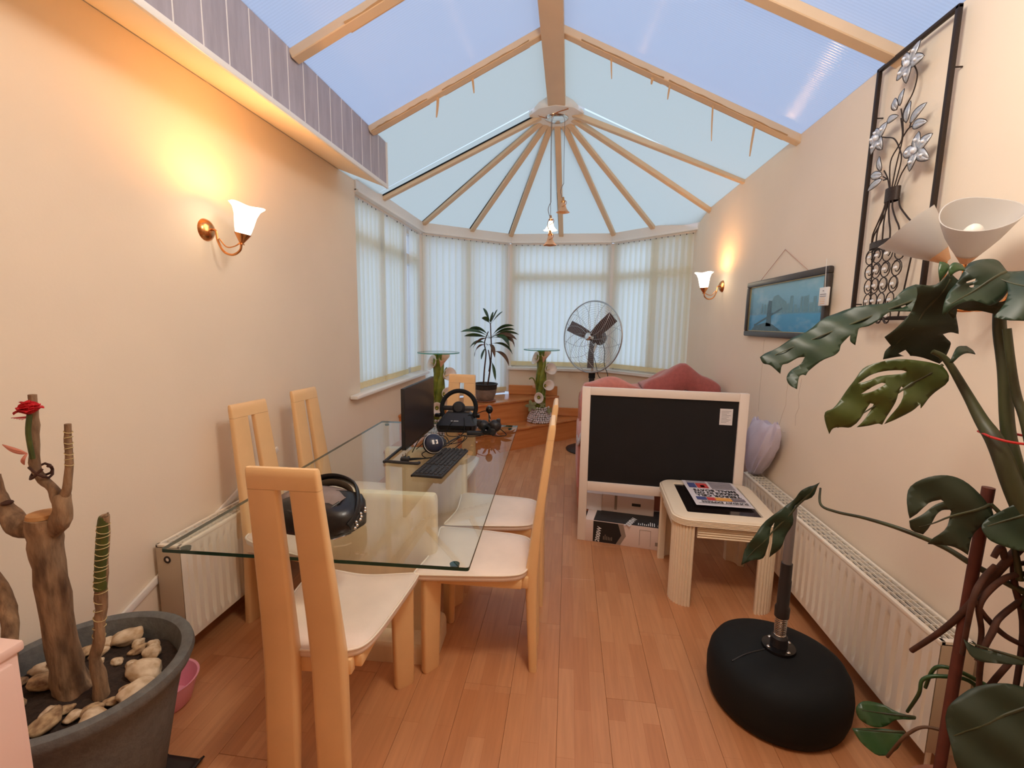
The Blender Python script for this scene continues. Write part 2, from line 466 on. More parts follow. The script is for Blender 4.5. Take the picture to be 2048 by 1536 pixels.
# eaves ring
er = struct('trim_1')
for (a, b) in ((L0, L1), (L1, L2), (L2, L3), (L3, (L4[0]+0.05, L4[1]-0.05))):
    obj('eaves_beam', dwarf('e', a, b, EZ+0.012, EZ+0.115, 0.10, inset=-0.015), 'white_upvc', er)
    obj('eaves_lip', dwarf('e', a, b, EZ+0.0, EZ+0.020, 0.10, inset=-0.032), 'white_gloss', er)
# roof
roof = struct('ceiling')
BOSS = Vector((-0.16, 4.20))
FX, FY1 = -1.35, 3.38
def slab(name, pts, th, m, parent, up=Vector((0, 0, 1))):
    P = [Vector(p) for p in pts]; n = (P[1]-P[0]).cross(P[2]-P[0]).normalized()
    if n.z < 0: n = -n
    bm = new(); lo = [bm.verts.new(p) for p in P]; hi = [bm.verts.new(p+n*th) for p in P]
    k = len(P)
    for j in range(k): bm.faces.new((lo[j], lo[(j+1) % k], hi[(j+1) % k], hi[j]))
    bm.faces.new(lo[::-1]); bm.faces.new(hi)
    return obj(name, bm, m, parent, 0)
def sheet(name, pts, m, parent):
    bm = new(); bm.faces.new([bm.verts.new(Vector(p)) for p in pts])
    return obj(name, bm, m, parent, 0)
RY_ = [-0.75, 0.42, 1.35, 2.25, 3.12, 4.05]
for i in range(5):
    ya, yb = RY_[i], RY_[i+1]
    for sx in (-1, 1):
        xe = XL-0.12 if sx < 0 else XR+0.1
        sheet('roof_panel' if i > 1 else 'added_shade_board', [(RX0, ya, RZ0), (xe, ya, roof_z(xe)), (xe, yb, roof_z(xe)), (RX0, yb, RZ0)], 'wall_paint' if i < 2 else 'polycarbonate' if i < 4 else 'polycarbonate_bay', roof)  # first two bays, out of view, made opaque to dim the near end
def ext(p, k=1.0):
    return (p[0], p[1], EZ+0.105)
edge = [(XL-0.12, 4.05, roof_z(XL-0.12)), (XL-0.12, 4.20, 2.56), (-1.79, 5.42, 2.585), (-1.25, 5.86, 2.585), (-0.82, 6.21, 2.585), (-0.135, 6.21, 2.585), (0.56, 6.21, 2.585), (0.98, 5.82, 2.585), (1.47, 5.0, 2.555), (XR+0.12, 4.05, roof_z(XR+0.12))]
for a, b in zip(edge, edge[1:]):
    sheet('roof_panel', [(BOSS.x, BOSS.y-0.12, RZ0), a, b], 'polycarbonate_bay', roof)
def bar(name, a, b, w, d, m, parent, drop=0.0, bev=0.004):
    A = Vector(a); B = Vector(b); t = (B-A); L = t.length; t.normalize()
    s = t.cross(Vector((0, 0, 1))).normalized(); u = s.cross(t)
    bm = new(); box(bm, 0, L, -w/2, w/2, -d-drop, -drop, bev=bev, seg=1)
    M = Matrix(((t.x, s.x, u.x, A.x), (t.y, s.y, u.y, A.y), (t.z, s.z, u.z, A.z), (0, 0, 0, 1)))
    for v in bm.verts: v.co = M @ v.co
    return obj(name, bm, m, parent)
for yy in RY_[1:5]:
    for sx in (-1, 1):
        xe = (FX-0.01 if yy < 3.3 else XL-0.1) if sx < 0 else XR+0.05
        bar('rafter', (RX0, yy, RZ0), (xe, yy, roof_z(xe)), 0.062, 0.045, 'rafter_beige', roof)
        bar('rafter_seal', (RX0, yy+0.036, RZ0), (xe, yy+0.036, roof_z(xe)), 0.005, 0.014, 'dark_rubber', roof, bev=0)
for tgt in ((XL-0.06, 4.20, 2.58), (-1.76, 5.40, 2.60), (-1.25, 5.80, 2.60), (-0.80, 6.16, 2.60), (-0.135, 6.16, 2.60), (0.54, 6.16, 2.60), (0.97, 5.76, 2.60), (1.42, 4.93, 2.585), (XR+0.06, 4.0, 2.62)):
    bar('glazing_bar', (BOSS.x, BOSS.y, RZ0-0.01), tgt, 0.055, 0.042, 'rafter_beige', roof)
    A = Vector((BOSS.x, BOSS.y, RZ0-0.01)); B = Vector(tgt); s = (B-A).cross(Vector((0, 0, 1))).normalized()*0.031
    if s.y < 0 or tgt[0] < 0: pass
    bar('bar_seal', A - s, B - s, 0.004, 0.012, 'dark_rubber', roof, bev=0)
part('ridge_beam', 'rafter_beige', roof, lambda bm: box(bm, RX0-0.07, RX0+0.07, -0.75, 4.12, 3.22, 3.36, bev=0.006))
bm = new(); lathe(bm, [(0, 3.215), (0.235, 3.215), (0.245, 3.235), (0.235, 3.30), (0, 3.30)], 10, T(BOSS.x, BOSS.y, 0) @ RZ(R(18)))
obj('finial_boss', bm, 'white_upvc', roof)
# boxed gutter along the left wall
tr = struct('trim_2')
bm = new(); prism(bm, [(XL, 2.590), (FX, 2.45), (FX, 2.462), (XL, 2.605)], 0, FY1+0.75, Matrix(((1, 0, 0, 0), (0, 0, 1, -0.75), (0, 1, 0, 0), (0, 0, 0, 1))))
obj('soffit', bm, 'soffit_paint', tr)
part('edge_bead', 'white_gloss', tr, lambda bm: box(bm, FX-0.004, FX+0.012, -0.75, FY1+0.006, 2.443, 2.470, bev=0.003))
part('end_bead', 'white_gloss', tr, lambda bm: box(bm, FX-0.006, FX+0.010, FY1-0.006, FY1+0.008, 2.45, 2.76))
bm = new(); prism(bm, [(XL-0.1, 2.60), (XL, 2.59), (FX, 2.455), (FX, 2.735), (XL-0.1, 2.59+0.02)], FY1-0.004, FY1+0.004, Matrix(((1, 0, 0, 0), (0, 0, 1, 0), (0, 1, 0, 0), (0, 0, 0, 1))))
obj('end_cap', bm, 'fascia_vinyl', tr)
bw = 0.131
for i in range(32):
    y0 = FY1 - (i+1)*bw
    if y0 < -0.75: break
    part('cladding_board', 'fascia_vinyl', tr, lambda bm: box(bm, FX-0.012, FX, y0+0.003, y0+bw-0.003, 2.462, roof_z(FX)+0.004, bev=0.002, seg=1))
    part('groove_strip', 'fascia_groove', tr, lambda bm: box(bm, FX-0.012, FX-0.001, y0-0.003, y0+0.003, 2.462, roof_z(FX)+0.002))

# windows
wn = 0
def window(a, b, z0, z1, transom, mull, label_n, door=False):
    A = Vector(a); B = Vector(b); d = (B-A); L = d.length; ang = math.atan2(d.y, d.x)
    o = struct('window_%d' % label_n if not door else 'door_%d' % label_n)
    o.location = (A.x, A.y, 0); o.rotation_euler = (0, 0, ang)
    # local: x along, y outward
    yo0, yo1 = 0.10, 0.17
    def fr(bm):
        box(bm, 0, 0.065, yo0, yo1, z0, z1, bev=0.006); box(bm, L-0.065, L, yo0, yo1, z0, z1, bev=0.006)
        box(bm, 0.06, L-0.06, yo0, yo1, z1-0.065, z1, bev=0.006); box(bm, 0.06, L-0.06, yo0, yo1, z0, z0+0.075, bev=0.006)
    part('window_frame', 'white_upvc', o, fr)
    if transom: part('transom', 'white_upvc', o, lambda bm: box(bm, 0.06, L-0.06, yo0, yo1, transom-0.055, transom+0.055, bev=0.006))
    for x in mull: part('mullion', 'white_upvc', o, lambda bm: box(bm, x-0.05, x+0.05, yo0, yo1, z0+0.05, z1-0.05, bev=0.006))
    xs = [0.06] + [v for x in mull for v in (x-0.045, x+0.045)] + [L-0.06]
    zs = [(z0+0.07, (transom-0.05) if transom else z1-0.06)] + ([(transom+0.05, z1-0.06)] if transom else [])
    for i in range(0, len(xs), 2):
        for (za, zb) in zs:
            part('pane', 'window_glass', o, lambda bm: box(bm, xs[i], xs[i+1], 0.132, 0.138, za, zb))
    return o
window(L0, L1, 0.88, 2.52, 2.18, [0.62, 1.20], 1)
window(L1, L2, 0.53, 2.52, 0, [0.62], 1, door=True)
window(L2, L3, 0.88, 2.52, 2.08, [], 2)
window(L3, (L4[0]+0.05, L4[1]-0.05), 0.88, 2.52, 2.08, [0.58], 3)
# sills
def sill(name, poly, z0=0.862, z1=0.892):
    bm = new(); prism(bm, poly, z0, z1)
    es = [e for e in bm.edges]
    bmesh.ops.bevel(bm, geom=es, offset=0.008, segments=2, profile=0.5, affect='EDGES')
    return struct(name, bm, 'white_gloss')
sill('trim_3', [(XL+0.07, 3.44), (XL+0.07, 5.37), (XL-0.16, 5.46), (XL-0.16, 3.66), (XL+0.005, 3.66), (XL+0.005, 3.44)])
sill('trim_4', [(-0.80, 6.05), (0.50, 6.05), (XR-0.002, 5.24), (XR-0.002, 5.44), (0.56, 6.22), (-0.80, 6.22)])
# corner posts of the bay
def post(n, p, z0, z1):
    bm = new(); lathe(bm, [(0, z0), (0.05, z0), (0.05, z1), (0, z1)], 8, T(p[0], p[1], 0)); struct('trim_%d' % n, bm, 'white_upvc')
post(5, (-1.80, 5.42), 0.87, 2.5); post(6, (-0.80, 6.21), 0.55, 2.5); post(7, (0.545, 6.21), 0.87, 2.5)

# blinds
def blind(label, a, b, zb, n, gaps=(), off=0.045, tw=12, seedv=1, skip=()):
    rnd = random.Random(seedv)
    A = Vector(a); B = Vector(b); d = (B-A); L = d.length; ang = math.atan2(d.y, d.x)
    o = thing('vertical_blind', label, 'blind', (A.x, A.y, zb), ang, 'vertical blinds of the bay')
    zt = EZ-0.012-zb
    part('head_rail', 'white_upvc', o, lambda bm: box(bm, 0.015, L-0.015, off-0.018, off+0.022, zt, zt+0.03, bev=0.003))
    sp = (L-0.05)/n
    bm = new(); hw = sp*0.68; th = 0.0006
    def sl(bm, z0, z1, t):
        xs = [-hw, -hw*0.5, 0, hw*0.5, hw]; ys = [0, 0.003, 0.004, 0.003, 0]
        lo = [bm.verts.new((x, y, z0)) for x, y in zip(xs, ys)]; hi = [bm.verts.new((x, y, z1)) for x, y in zip(xs, ys)]
        for j in range(4): bm.faces.new((lo[j], lo[j+1], hi[j+1], hi[j]))
    sl(bm, 0.055, zt-0.008, 0); sme = mesh('slat', bm, 60); sme.materials.append(MATS['blind_fabric'])
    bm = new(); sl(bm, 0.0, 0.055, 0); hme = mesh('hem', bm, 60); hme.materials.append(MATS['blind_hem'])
    bm = new(); tube(bm, [(0, 0, zt-0.012), (0, 0, zt+0.004)], 0.004, 6); cme = mesh('carrier', bm, 60); cme.materials.append(MATS['dark_gap'])
    for i in range(n):
        x = 0.025 + sp*(i+0.5); t = tw + rnd.uniform(-5, 5); dx = 0
        for (g0, g1, t2) in gaps:
            if g0 <= i <= g1: t = t2
        if i in skip: continue
        s = obj('slat', sme, None, o, loc=(x, off, 0), rot=(0, 0, R(t)))
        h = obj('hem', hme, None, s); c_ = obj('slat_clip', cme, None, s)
    return o
blind('cream vertical blind on the side window next to the left wall', L0, L1, 0.905, 19, gaps=((7, 7, 14),), tw=-12, seedv=3, skip=(14, 15))
blind('full-length cream vertical blind behind the potted dracaena, reaching the top step', L1, L2, 0.565, 14, tw=15, seedv=4)
blind('cream vertical blind of the middle bay window behind the pedestal fan', L2, L3, 0.915, 16, tw=17, seedv=5)
blind('cream vertical blind at the right end of the bay, meeting the right wall', L3, L4, 0.915, 14, tw=16, seedv=6)

# steps up to the bay door (45 degrees across the corner)
S1, S2, Z1, Z2 = 5.80, 6.20, 0.26, 0.53
st = struct('floor_step')
def step_poly(k, x0, x1, ymax=6.11):
    P = [(x0, x0+k), (min(x1, ymax-k), min(x1, ymax-k)+k)]
    return P
def steps():
    def body(k, z0, z1, name, m):
        bm = new(); prism(bm, [(XL+0.002, XL+k), (6.10-k, 6.10), (-0.80, 6.10), (XL+0.002, 5.36)], z0, z1); obj(name, bm, m, st)
    body(S1+0.03, 0, Z1-0.03, 'riser', 'pine'); body(S2+0.03, Z1, Z2-0.03, 'riser', 'pine')
    for k, z in ((S1, Z1), (S2, Z2)):
        bm = new(); prism(bm, [(XL+0.002, XL+k), (6.10-k, 6.10), (-0.80, 6.10), (XL+0.002, 5.36)], z-0.03, z)
        bmesh.ops.bevel(bm, geom=bm.edges[:], offset=0.009, segments=2, profile=0.5, affect='EDGES')
        obj('tread', bm, 'pine_tread', st)
    for (x0, x1, z0, z1) in ((-0.78, -0.13, Z2, Z2+0.125), (-0.155, -0.125, Z1, Z2), (-0.125, 0.30, Z1, Z1+0.11)):
        part('skirting', 'pine', st, lambda bm: box(bm, x0, x1, 6.075, 6.10, z0, z1, bev=0.005, seg=1))
steps()
bm = new(); prism(bm, [(0.30, 6.10), (0.51, 6.10), (1.325, 5.32), (1.325, 5.28), (0.50, 6.075), (0.30, 6.075)], 0, 0.12); struct('baseboard_far', bm, 'pine')

# outdoors beyond the glazing
bm = new(); box(bm, -9, 9, 3.0, 14, -0.5, -0.4); struct('ground', bm, 'paving')
bm = new(); box(bm, -4.4, -4.2, 2.0, 12, -0.4, 1.9); box(bm, -4.45, -4.15, 2.0, 12, 1.9, 1.98); tag(obj('garden_wall', bm, 'render_wall'), 'pale rendered garden wall glimpsed through the gap in the side blind', 'wall')
nb = thing('neighbour_house', 'brick neighbouring house glimpsed through the upper side window', 'building', (-13, 14, -0.4))
part('wall', 'brick_red', nb, lambda bm: box(bm, -2, 2, -4, 4, 0, 6))
part('window', 'white_upvc', nb, lambda bm: box(bm, 2.0, 2.05, -1, 1, 2.8, 4.2))
part('roof', 'terracotta', nb, lambda bm: prism(bm, [(-2.3, 6), (2.3, 6), (0, 8)], -4.2, 4.2, Matrix(((1, 0, 0, 0), (0, 0, 1, 0), (0, 1, 0, 0), (0, 0, 0, 1)))))

# ------------------------------------------------------------ lamps
def bell(bm, prof, n=32, M=None, scallop=0.0, lobes=4, th=0.003):
    rings = []
    for side in (1, 0):
        pr = prof if side else prof[::-1]
        for i, (r, z) in enumerate(pr):
            t = (i/(len(prof)-1)) if side else 1-(i/(len(prof)-1))
            ring = []
            for j in range(n):
                a = 2*PI*j/n
                rr = (r if side else max(0.001, r-th))*(1+scallop*t*t*math.cos(lobes*a)); zz = z + scallop*0.25*t*t*t*math.cos(lobes*a)*r*2
                ring.append((rr*math.cos(a), rr*math.sin(a), zz))
            rings.append(ring)
    RR = loft(bm, rings, cap=False)
    n_ = len(RR[0])
    if M is not None:
        for ring in RR:
            for v in ring: v.co = M @ v.co
SHADE = [(0.030, 0.0), (0.036, 0.02), (0.042, 0.05), (0.048, 0.085), (0.060, 0.115), (0.078, 0.132)]
def glow_mat(name, strength, base=(0.9, 0.85, 0.78, 1)):
    m = mat(name, base, 0.5, emit=(1.0, 0.86, 0.62, 1), estr=strength); return m
glow_mat('lit_glass', 5.0)
glow_mat('lit_pendant', 2.0)
def sconce(label, loc, rotz, lit=True, tilt=0.0, watts=9.0, name='wall_light', sc=1.0):
    o = thing(name, label, 'wall light', loc, rotz, 'wall lights')   # local +Y away from the wall
    # backplate (dome on the wall)
    bm = new(); lathe(bm, [(0, 0.028), (0.018, 0.027), (0.038, 0.018), (0.048, 0.008), (0.052, 0.0)], 32, RX(R(-90))); obj('backplate', bm, 'brass', o)
    bm = new(); tube(bm, [(0, 0.025, 0), (0, 0.05, -0.005), (0, 0.058, -0.05), (0, 0.085, -0.10), (0, 0.13, -0.115), (0, 0.168, -0.095), (0, 0.178, -0.062)], 0.0055, 10, k=6); obj('arm', bm, 'brass', o)
    bm = new(); tube(bm, [(0, 0.065, -0.04), (0, 0.10, -0.078), (0, 0.14, -0.076), (0, 0.172, -0.06)], 0.003, 8, k=6); obj('scroll', bm, 'brass', o)
    M = T(0, 0.178, -0.062) @ RX(tilt)
    bm = new(); lathe(bm, [(0, -0.008), (0.016, -0.006), (0.010, 0.002), (0.014, 0.008), (0.034, 0.040), (0.036, 0.045), (0.0, 0.045)], 24, M); obj('cup', bm, 'brass', o)
    bm = new(); bell(bm, SHADE, 32, M @ T(0, 0, 0.042), 0.10, 4); obj('glass_shade', bm, 'lit_glass' if lit else 'frosted_off', o, 60)
    if lit:
        p = M @ Vector((0, 0, 0.165))
        ld = bpy.data.lights.new('sconce_bulb', 'POINT'); ld.energy = watts; ld.color = WARM; ld.shadow_soft_size = 0.03
        lo = bpy.data.objects.new('sconce_bulb', ld); COL.objects.link(lo); lo.parent = o; lo.location = p
    return o
sconce('lit wall light with white bell glass on the left wall', (XL, 2.066, 1.907), R(-90), True, R(-13), watts=SCONCE_W)
sconce('small lit wall light on the right wall beside the framed picture', (XR, 4.33, 1.832), R(108), True, R(-4), watts=SCONCE_W*0.6)
# unlit twin light near the monstera
o = thing('wall_light', 'unlit twin wall light with two white tulip glass shades above the monstera', 'wall light', (XR, 1.585, 1.60))
bm = new(); lathe(bm, [(0, 0.028), (0.018, 0.027), (0.038, 0.018), (0.052, 0.0)], 32, RY(R(-90))); obj('backplate', bm, 'brass', o)
for (bx, by, bz, ax) in ((-0.15, 0.0, 0.10, (-0.32, -0.58, 0.75)), (-0.15, 0.075, 0.112, (-0.62, 0.30, 0.72))):
    M = T(bx, by, bz) @ Vector(ax).to_track_quat('Z', 'Y').to_matrix().to_4x4()
    bm = new(); tube(bm, [(-0.02, 0, 0), (-0.06, by*0.4, -0.04), (bx*0.9, by*0.9, -0.03), (bx, by, bz)], 0.005, 8, k=6); obj('arm', bm, 'brass', o)
    bm = new(); lathe(bm, [(0, -0.006), (0.012, -0.004), (0.03, 0.03), (0.034, 0.038), (0, 0.038)], 24, M); obj('cup', bm, 'amber_shade', o)
    bm = new(); bell(bm, [(0.030, 0.0), (0.044, 0.025), (0.062, 0.06), (0.078, 0.10), (0.088, 0.128)], 36, M @ T(0, 0, 0.03), 0.05, 3); s = obj('glass_shade', bm, 'frosted_off', o, 60)
    bm = new(); ball(bm, (0, 0, 0), 0.026, 3, (1, 1, 1.5), M @ T(0, 0, 0.085)); obj('bulb', bm, 'white_gloss', s, 60)
# pendant
o = thing('pendant_light', 'three-shade pendant light hanging on long cords from the roof boss', 'pendant light', (BOSS.x, BOSS.y, 3.215))
bm = new(); lathe(bm, [(0, -0.014), (0.08, -0.014), (0.10, -0.004), (0.102, 0.0), (0, 0)], 32); obj('ceiling_rose', bm, 'chrome', o)
bm = new()
tube(bm, [(-0.06, 0.0, -0.005), (-0.10, -0.05, -0.012), (-0.14, -0.05, 0.0), (-0.16, -0.10, 0.005)], 0.004, 6, k=6)
tube(bm, [(-0.04, -0.05, -0.014), (-0.02, -0.12, -0.02), (0.02, -0.15, -0.012), (0.07, -0.17, -0.008), (0.10, -0.18, -0.004)], 0.004, 6, k=6)
obj('loose_wire', bm, 'brass', o)
PSH = [(0.016, 0.0), (0.020, -0.03), (0.030, -0.065), (0.046, -0.09), (0.058, -0.10)]
for (dx, dy, zt, lit, base_x) in ((-0.03, -0.02, 2.265, False, -0.045), (0.075, 0.0, 2.545, False, 0.07), (-0.032, 0.05, 2.405, True, -0.04)):
    zz = zt-3.215
    bm = new()
    tube(bm, [(base_x, dy*0.5, -0.01), (base_x*0.6+dx*0.4, dy, zz*0.5), (dx, dy, zz+0.14)], 0.0022, 6)
    tube(bm, [(dx, dy, zz+0.14), (dx-0.02, dy, zz+0.10), (dx-0.022, dy, zz+0.06), (dx, dy, zz)], 0.003, 6, k=5)
    obj('cord', bm, 'pole_grey', o)
    bm = new(); lathe(bm, [(0, 0.03), (0.008, 0.028), (0.012, 0.005), (0.020, -0.008), (0.018, -0.03), (0.0, -0.03)], 20, T(dx, dy, zz)); obj('lamp_holder', bm, 'brass', o)
    bm = new(); tube(bm, [(dx+0.018, dy, zz), (dx+0.03, dy-0.01, zz-0.02), (dx+0.02, dy-0.03, zz-0.045), (dx-0.01, dy-0.04, zz-0.06)], 0.0025, 6, k=5); obj('scroll', bm, 'brass', o)
    bm = new(); bell(bm, PSH, 28, T(dx, dy, zz), 0.05, 6, 0.002); obj('glass_shade', bm, 'lit_pendant' if lit else 'amber_shade', o, 60)
    if lit:
        ld = bpy.data.lights.new('pendant_bulb', 'POINT'); ld.energy = SCONCE_W*0.55; ld.color = WARM; ld.shadow_soft_size = 0.025
        lo = bpy.data.objects.new('pendant_bulb', ld); COL.objects.link(lo); lo.parent = o; lo.location = (dx, dy, zz-0.125)
# fill lamp added out of frame under the solid roof, brightening the room
o = thing('fill_lamp', 'round white fill lamp added out of view under the roof', 'fill lamp', (0.22, 1.0, 3.14))
bm = new(); lathe(bm, [(0.17, -0.20), (0.20, -0.23), (0.17, -0.28), (0.09, -0.31), (0, -0.32)], 32); obj('fill_lamp_shade', bm, 'lit_glass', o, 60)
bm = new(); lathe(bm, [(0, -0.19), (0.175, -0.19), (0.18, -0.21), (0.17, -0.22)], 32); tube(bm, [(0, 0, 0), (0, 0, -0.19)], 0.008, 8); obj('fill_lamp_base', bm, 'brass', o)
ld = bpy.data.lights.new('fill_bulb', 'POINT'); ld.energy = FILL_LAMP_W; ld.color = (1.0, 0.93, 0.83); ld.shadow_soft_size = 0.18
lo = bpy.data.objects.new('fill_bulb', ld); COL.objects.link(lo); lo.parent = o; lo.location = (0, 0, -0.54)

# ------------------------------------------------------------ dining chairs
def plank_leg(bm, pts, w, th):
    """pts: list of (x, y, z) centres, w list of widths (x), th list of thickness (y); rounded section"""
    rings = []
    for (p, ww, tt) in zip(pts, w, th):
        sec = rrect(ww, tt, min(ww, tt)*0.32, 3)
        rings.append([(p[0]+a, p[1]+b, p[2]) for a, b in sec])
    loft(bm, rings)
def seat_outline():
    # rear is -y; wide rounded shape
    pts = [(-0.185, -0.155), (-0.155, -0.215), (-0.08, -0.238), (0.0, -0.242), (0.08, -0.238), (0.155, -0.215), (0.185, -0.155), (0.200, -0.05), (0.213, 0.08), (0.222, 0.20), (0.212, 0.232), (0.15, 0.226), (0.05, 0.216), (0.0, 0.214), (-0.05, 0.216), (-0.15, 0.226), (-0.212, 0.232), (-0.222, 0.20), (-0.213, 0.08), (-0.200, -0.05)]
    P = [Vector((a, b, 0)) for a, b in pts]; n = len(P); out = []
    for i in range(n):
        p0, p1, p2, p3 = P[i-1], P[i], P[(i+1) % n], P[(i+2) % n]
        for j in range(4):
            t = j/4; out.append(0.5*((2*p1)+(p2-p0)*t+(2*p0-5*p1+4*p2-p3)*t*t+(3*p1-p0-3*p2+p3)*t**3))
    return out
def sag(x, y): return -0.010*math.exp(-((x/0.12)**2+((y-0.0)/0.14)**2)) - 0.012*max(0, (y-0.12)/0.1)*math.exp(-(x/0.14)**2)
def make_chair(label):
    o = thing('dining_chair', label, 'chair', (0, 0, 0), 0, 'cream dining chairs around the glass table')
    for s in (-1, 1):
        bm = new()
        zs = [0.0, 0.25, 0.42, 0.47, 0.60, 0.80, 1.021]
        xs = [0.086, 0.081, 0.0775, 0.0765, 0.073, 0.068, 0.0625]
        ys = [-0.262, -0.252, -0.247, -0.249, -0.262, -0.286, -0.313]
        ws = [0.104, 0.107, 0.108, 0.108, 0.104, 0.097, 0.090]; ts = [0.034, 0.044, 0.050, 0.050, 0.040, 0.034, 0.030]
        plank_leg(bm, [(s*a, b, c) for a, b, c in zip(xs, ys, zs)], ws, ts)
        obj('back_leg', bm, 'chair_lacquer', o)
        bm = new()
        A = RZ(R(s*38))
        sec0, rings = None, []
        for z, ww, tt, dy in ((0.0, 0.072, 0.030, 0.0), (0.012, 0.082, 0.034, 0.0), (0.25, 0.088, 0.034, -0.004), (0.43, 0.094, 0.034, -0.008)):
            rings.append([tuple(Vector((s*0.168, 0.180+dy, z)) + (A @ Vector((a, b, 0)))) for a, b in rrect(ww, tt, 0.012, 3)])
        loft(bm, rings); obj('front_leg', bm, 'chair_lacquer', o)
    bm = new(); rings = []
    for z, ww, tt, y in ((1.022, 0.216, 0.030, -0.313), (1.060, 0.214, 0.029, -0.318), (1.078, 0.212, 0.024, -0.320), (1.085, 0.208, 0.014, -0.321)):
        rings.append([(a, y+b, z) for a, b in rrect(ww, tt, tt*0.32, 3)])
    loft(bm, rings); obj('top_rail', bm, 'chair_lacquer', o)
    def fr(bm):
        box(bm, -0.14, 0.14, -0.236, -0.205, 0.385, 0.438, bev=0.006); box(bm, -0.17, 0.17, 0.150, 0.175, 0.395, 0.438, bev=0.006)
        for s in (-1, 1):
            box(bm, s*0.15-0.014, s*0.15+0.014, -0.21, 0.17, 0.395, 0.438, bev=0.006)
    part('seat_frame', 'chair_lacquer', o, fr)
    O = seat_outline(); bm = new(); rings = []
    for k, z in ((0.965, 0.436), (0.995, 0.442), (1.0, 0.452), (0.992, 0.464), (0.95, 0.473), (0.80, 0.479), (0.55, 0.481), (0.28, 0.481), (0.05, 0.481)):
        rings.append([(p.x*k, p.y*k, z + (sag(p.x*k, p.y*k) if z > 0.47 else (-0.012*max(0, (p.y-0.12)/0.1)*math.exp(-(p.x/0.14)**2)))) for p in O])
    loft(bm, rings); s_ = obj('seat', bm, 'seat_leather', o, 60)
    bm = new(); tube(bm, [(p.x, p.y, 0.466-0.012*max(0, (p.y-0.12)/0.1)*math.exp(-(p.x/0.14)**2)) for p in O], 0.0042, 6, closed=True, caps=False); obj('seat_piping', bm, 'piping', s_, 60)
    return o
ch = make_chair('nearest cream dining chair, seen from behind at the near end of the glass table')
ch.location = (-0.795, 1.478, 0); ch.rotation_euler = (0, 0, R(2))
dup(ch, (-0.375, 1.935, 0), R(91), 'nearer of two cream dining chairs on the floor side of the glass table')
dup(ch, (-0.375, 2.405, 0), R(91), 'farther of two cream dining chairs on the floor side of the glass table')
dup(ch, (-1.255, 2.02, 0), R(-100), 'cream dining chair on the wall side of the glass table beside the radiator')
dup(ch, (-1.235, 2.50, 0), R(-96), 'cream dining chair on the wall side of the glass table, farther from the radiator end')
dup(ch, (-0.845, 3.17, 0), R(174), 'cream dining chair at the far end of the glass table behind the racing wheel')

# ------------------------------------------------------------ glass dining table
TA = R(1.9)
tb = thing('dining_table', 'long clear glass dining table on cream slab pedestals', 'table', (-0.822, 2.262, 0), TA)
bm = new(); prism(bm, rrect(1.015, 1.962, 0.008, 2), 0.738, 0.750)
for f in bm.faces: f.normal_update(); f.material_index = 1 if abs(f.normal.z) < 0.5 else 0
me = mesh('glass_top', bm, 30); me.materials.append(MATS['table_glass']); me.materials.append(MATS['glass_edge'])
obj('glass_top', me, None, tb)
for yy in (-0.36, 0.36):
    bm = new(); sec = rrect(0.50, 0.065, 0.02, 5)
    rings = [[(a*k, b*k2+yy, z) for a, b in sec] for z, k, k2 in ((0.09, 1.0, 1.0), (0.70, 1.0, 1.0), (0.722, 0.99, 0.94), (0.732, 0.97, 0.7))]
    loft(bm, rings); obj('pedestal', bm, 'pedestal', tb)
    bm = new(); sec = rrect(0.54, 0.26, 0.05, 6)
    loft(bm, [[(a*k, b*k+yy, z) for a, b in sec] for z, k in ((0.0, 1.0), (0.07, 1.0), (0.085, 0.985), (0.092, 0.94))]); obj('base', bm, 'pedestal', tb)
for (sx, sy) in ((-1, -1), (1, -1), (-1, 1), (1, 1)):
    part('glass_bumper', 'glass_edge', tb, lambda bm: lathe(bm, [(0, 0.725), (0.014, 0.727), (0.016, 0.738), (0, 0.738)], 14, T(sx*0.455, sy*0.94, 0)))
part('stretcher', 'pedestal', tb, lambda bm: box(bm, -0.06, 0.06, -0.30, 0.30, 0.24, 0.44, bev=0.01))
TZ = 0.7505

# monitor (faces the room, back to the wall)
mo = thing('monitor', 'thin black computer monitor standing on the glass table', 'monitor', (-0.905, 2.72, TZ), R(1.0))
part('panel', 'black_plastic', mo, lambda bm: box(bm, -0.012, 0.008, -0.30, 0.30, 0.022, 0.372, bev=0.003))
part('screen', 'screen_black', mo, lambda bm: box(bm, 0.0078, 0.0092, -0.294, 0.294, 0.034, 0.366))
part('bottom_bezel', 'black_gloss', mo, lambda bm: box(bm, 0.008, 0.011, -0.298, 0.298, 0.022, 0.034))
part('rear_housing', 'black_plastic', mo, lambda bm: box(bm, -0.035, -0.011, -0.16, 0.16, 0.03, 0.22, bev=0.01))
bm = new(); tube(bm, [(-0.03, 0, 0.14), (-0.05, 0, 0.02), (-0.05, -0.05, 0.008), (-0.045, -0.44, 0.008), (-0.03, -0.462, 0.008), (0.12, -0.475, 0.008), (0.14, -0.46, 0.008)], 0.0085, 8, k=5); obj('stand', bm, 'black_plastic', mo)
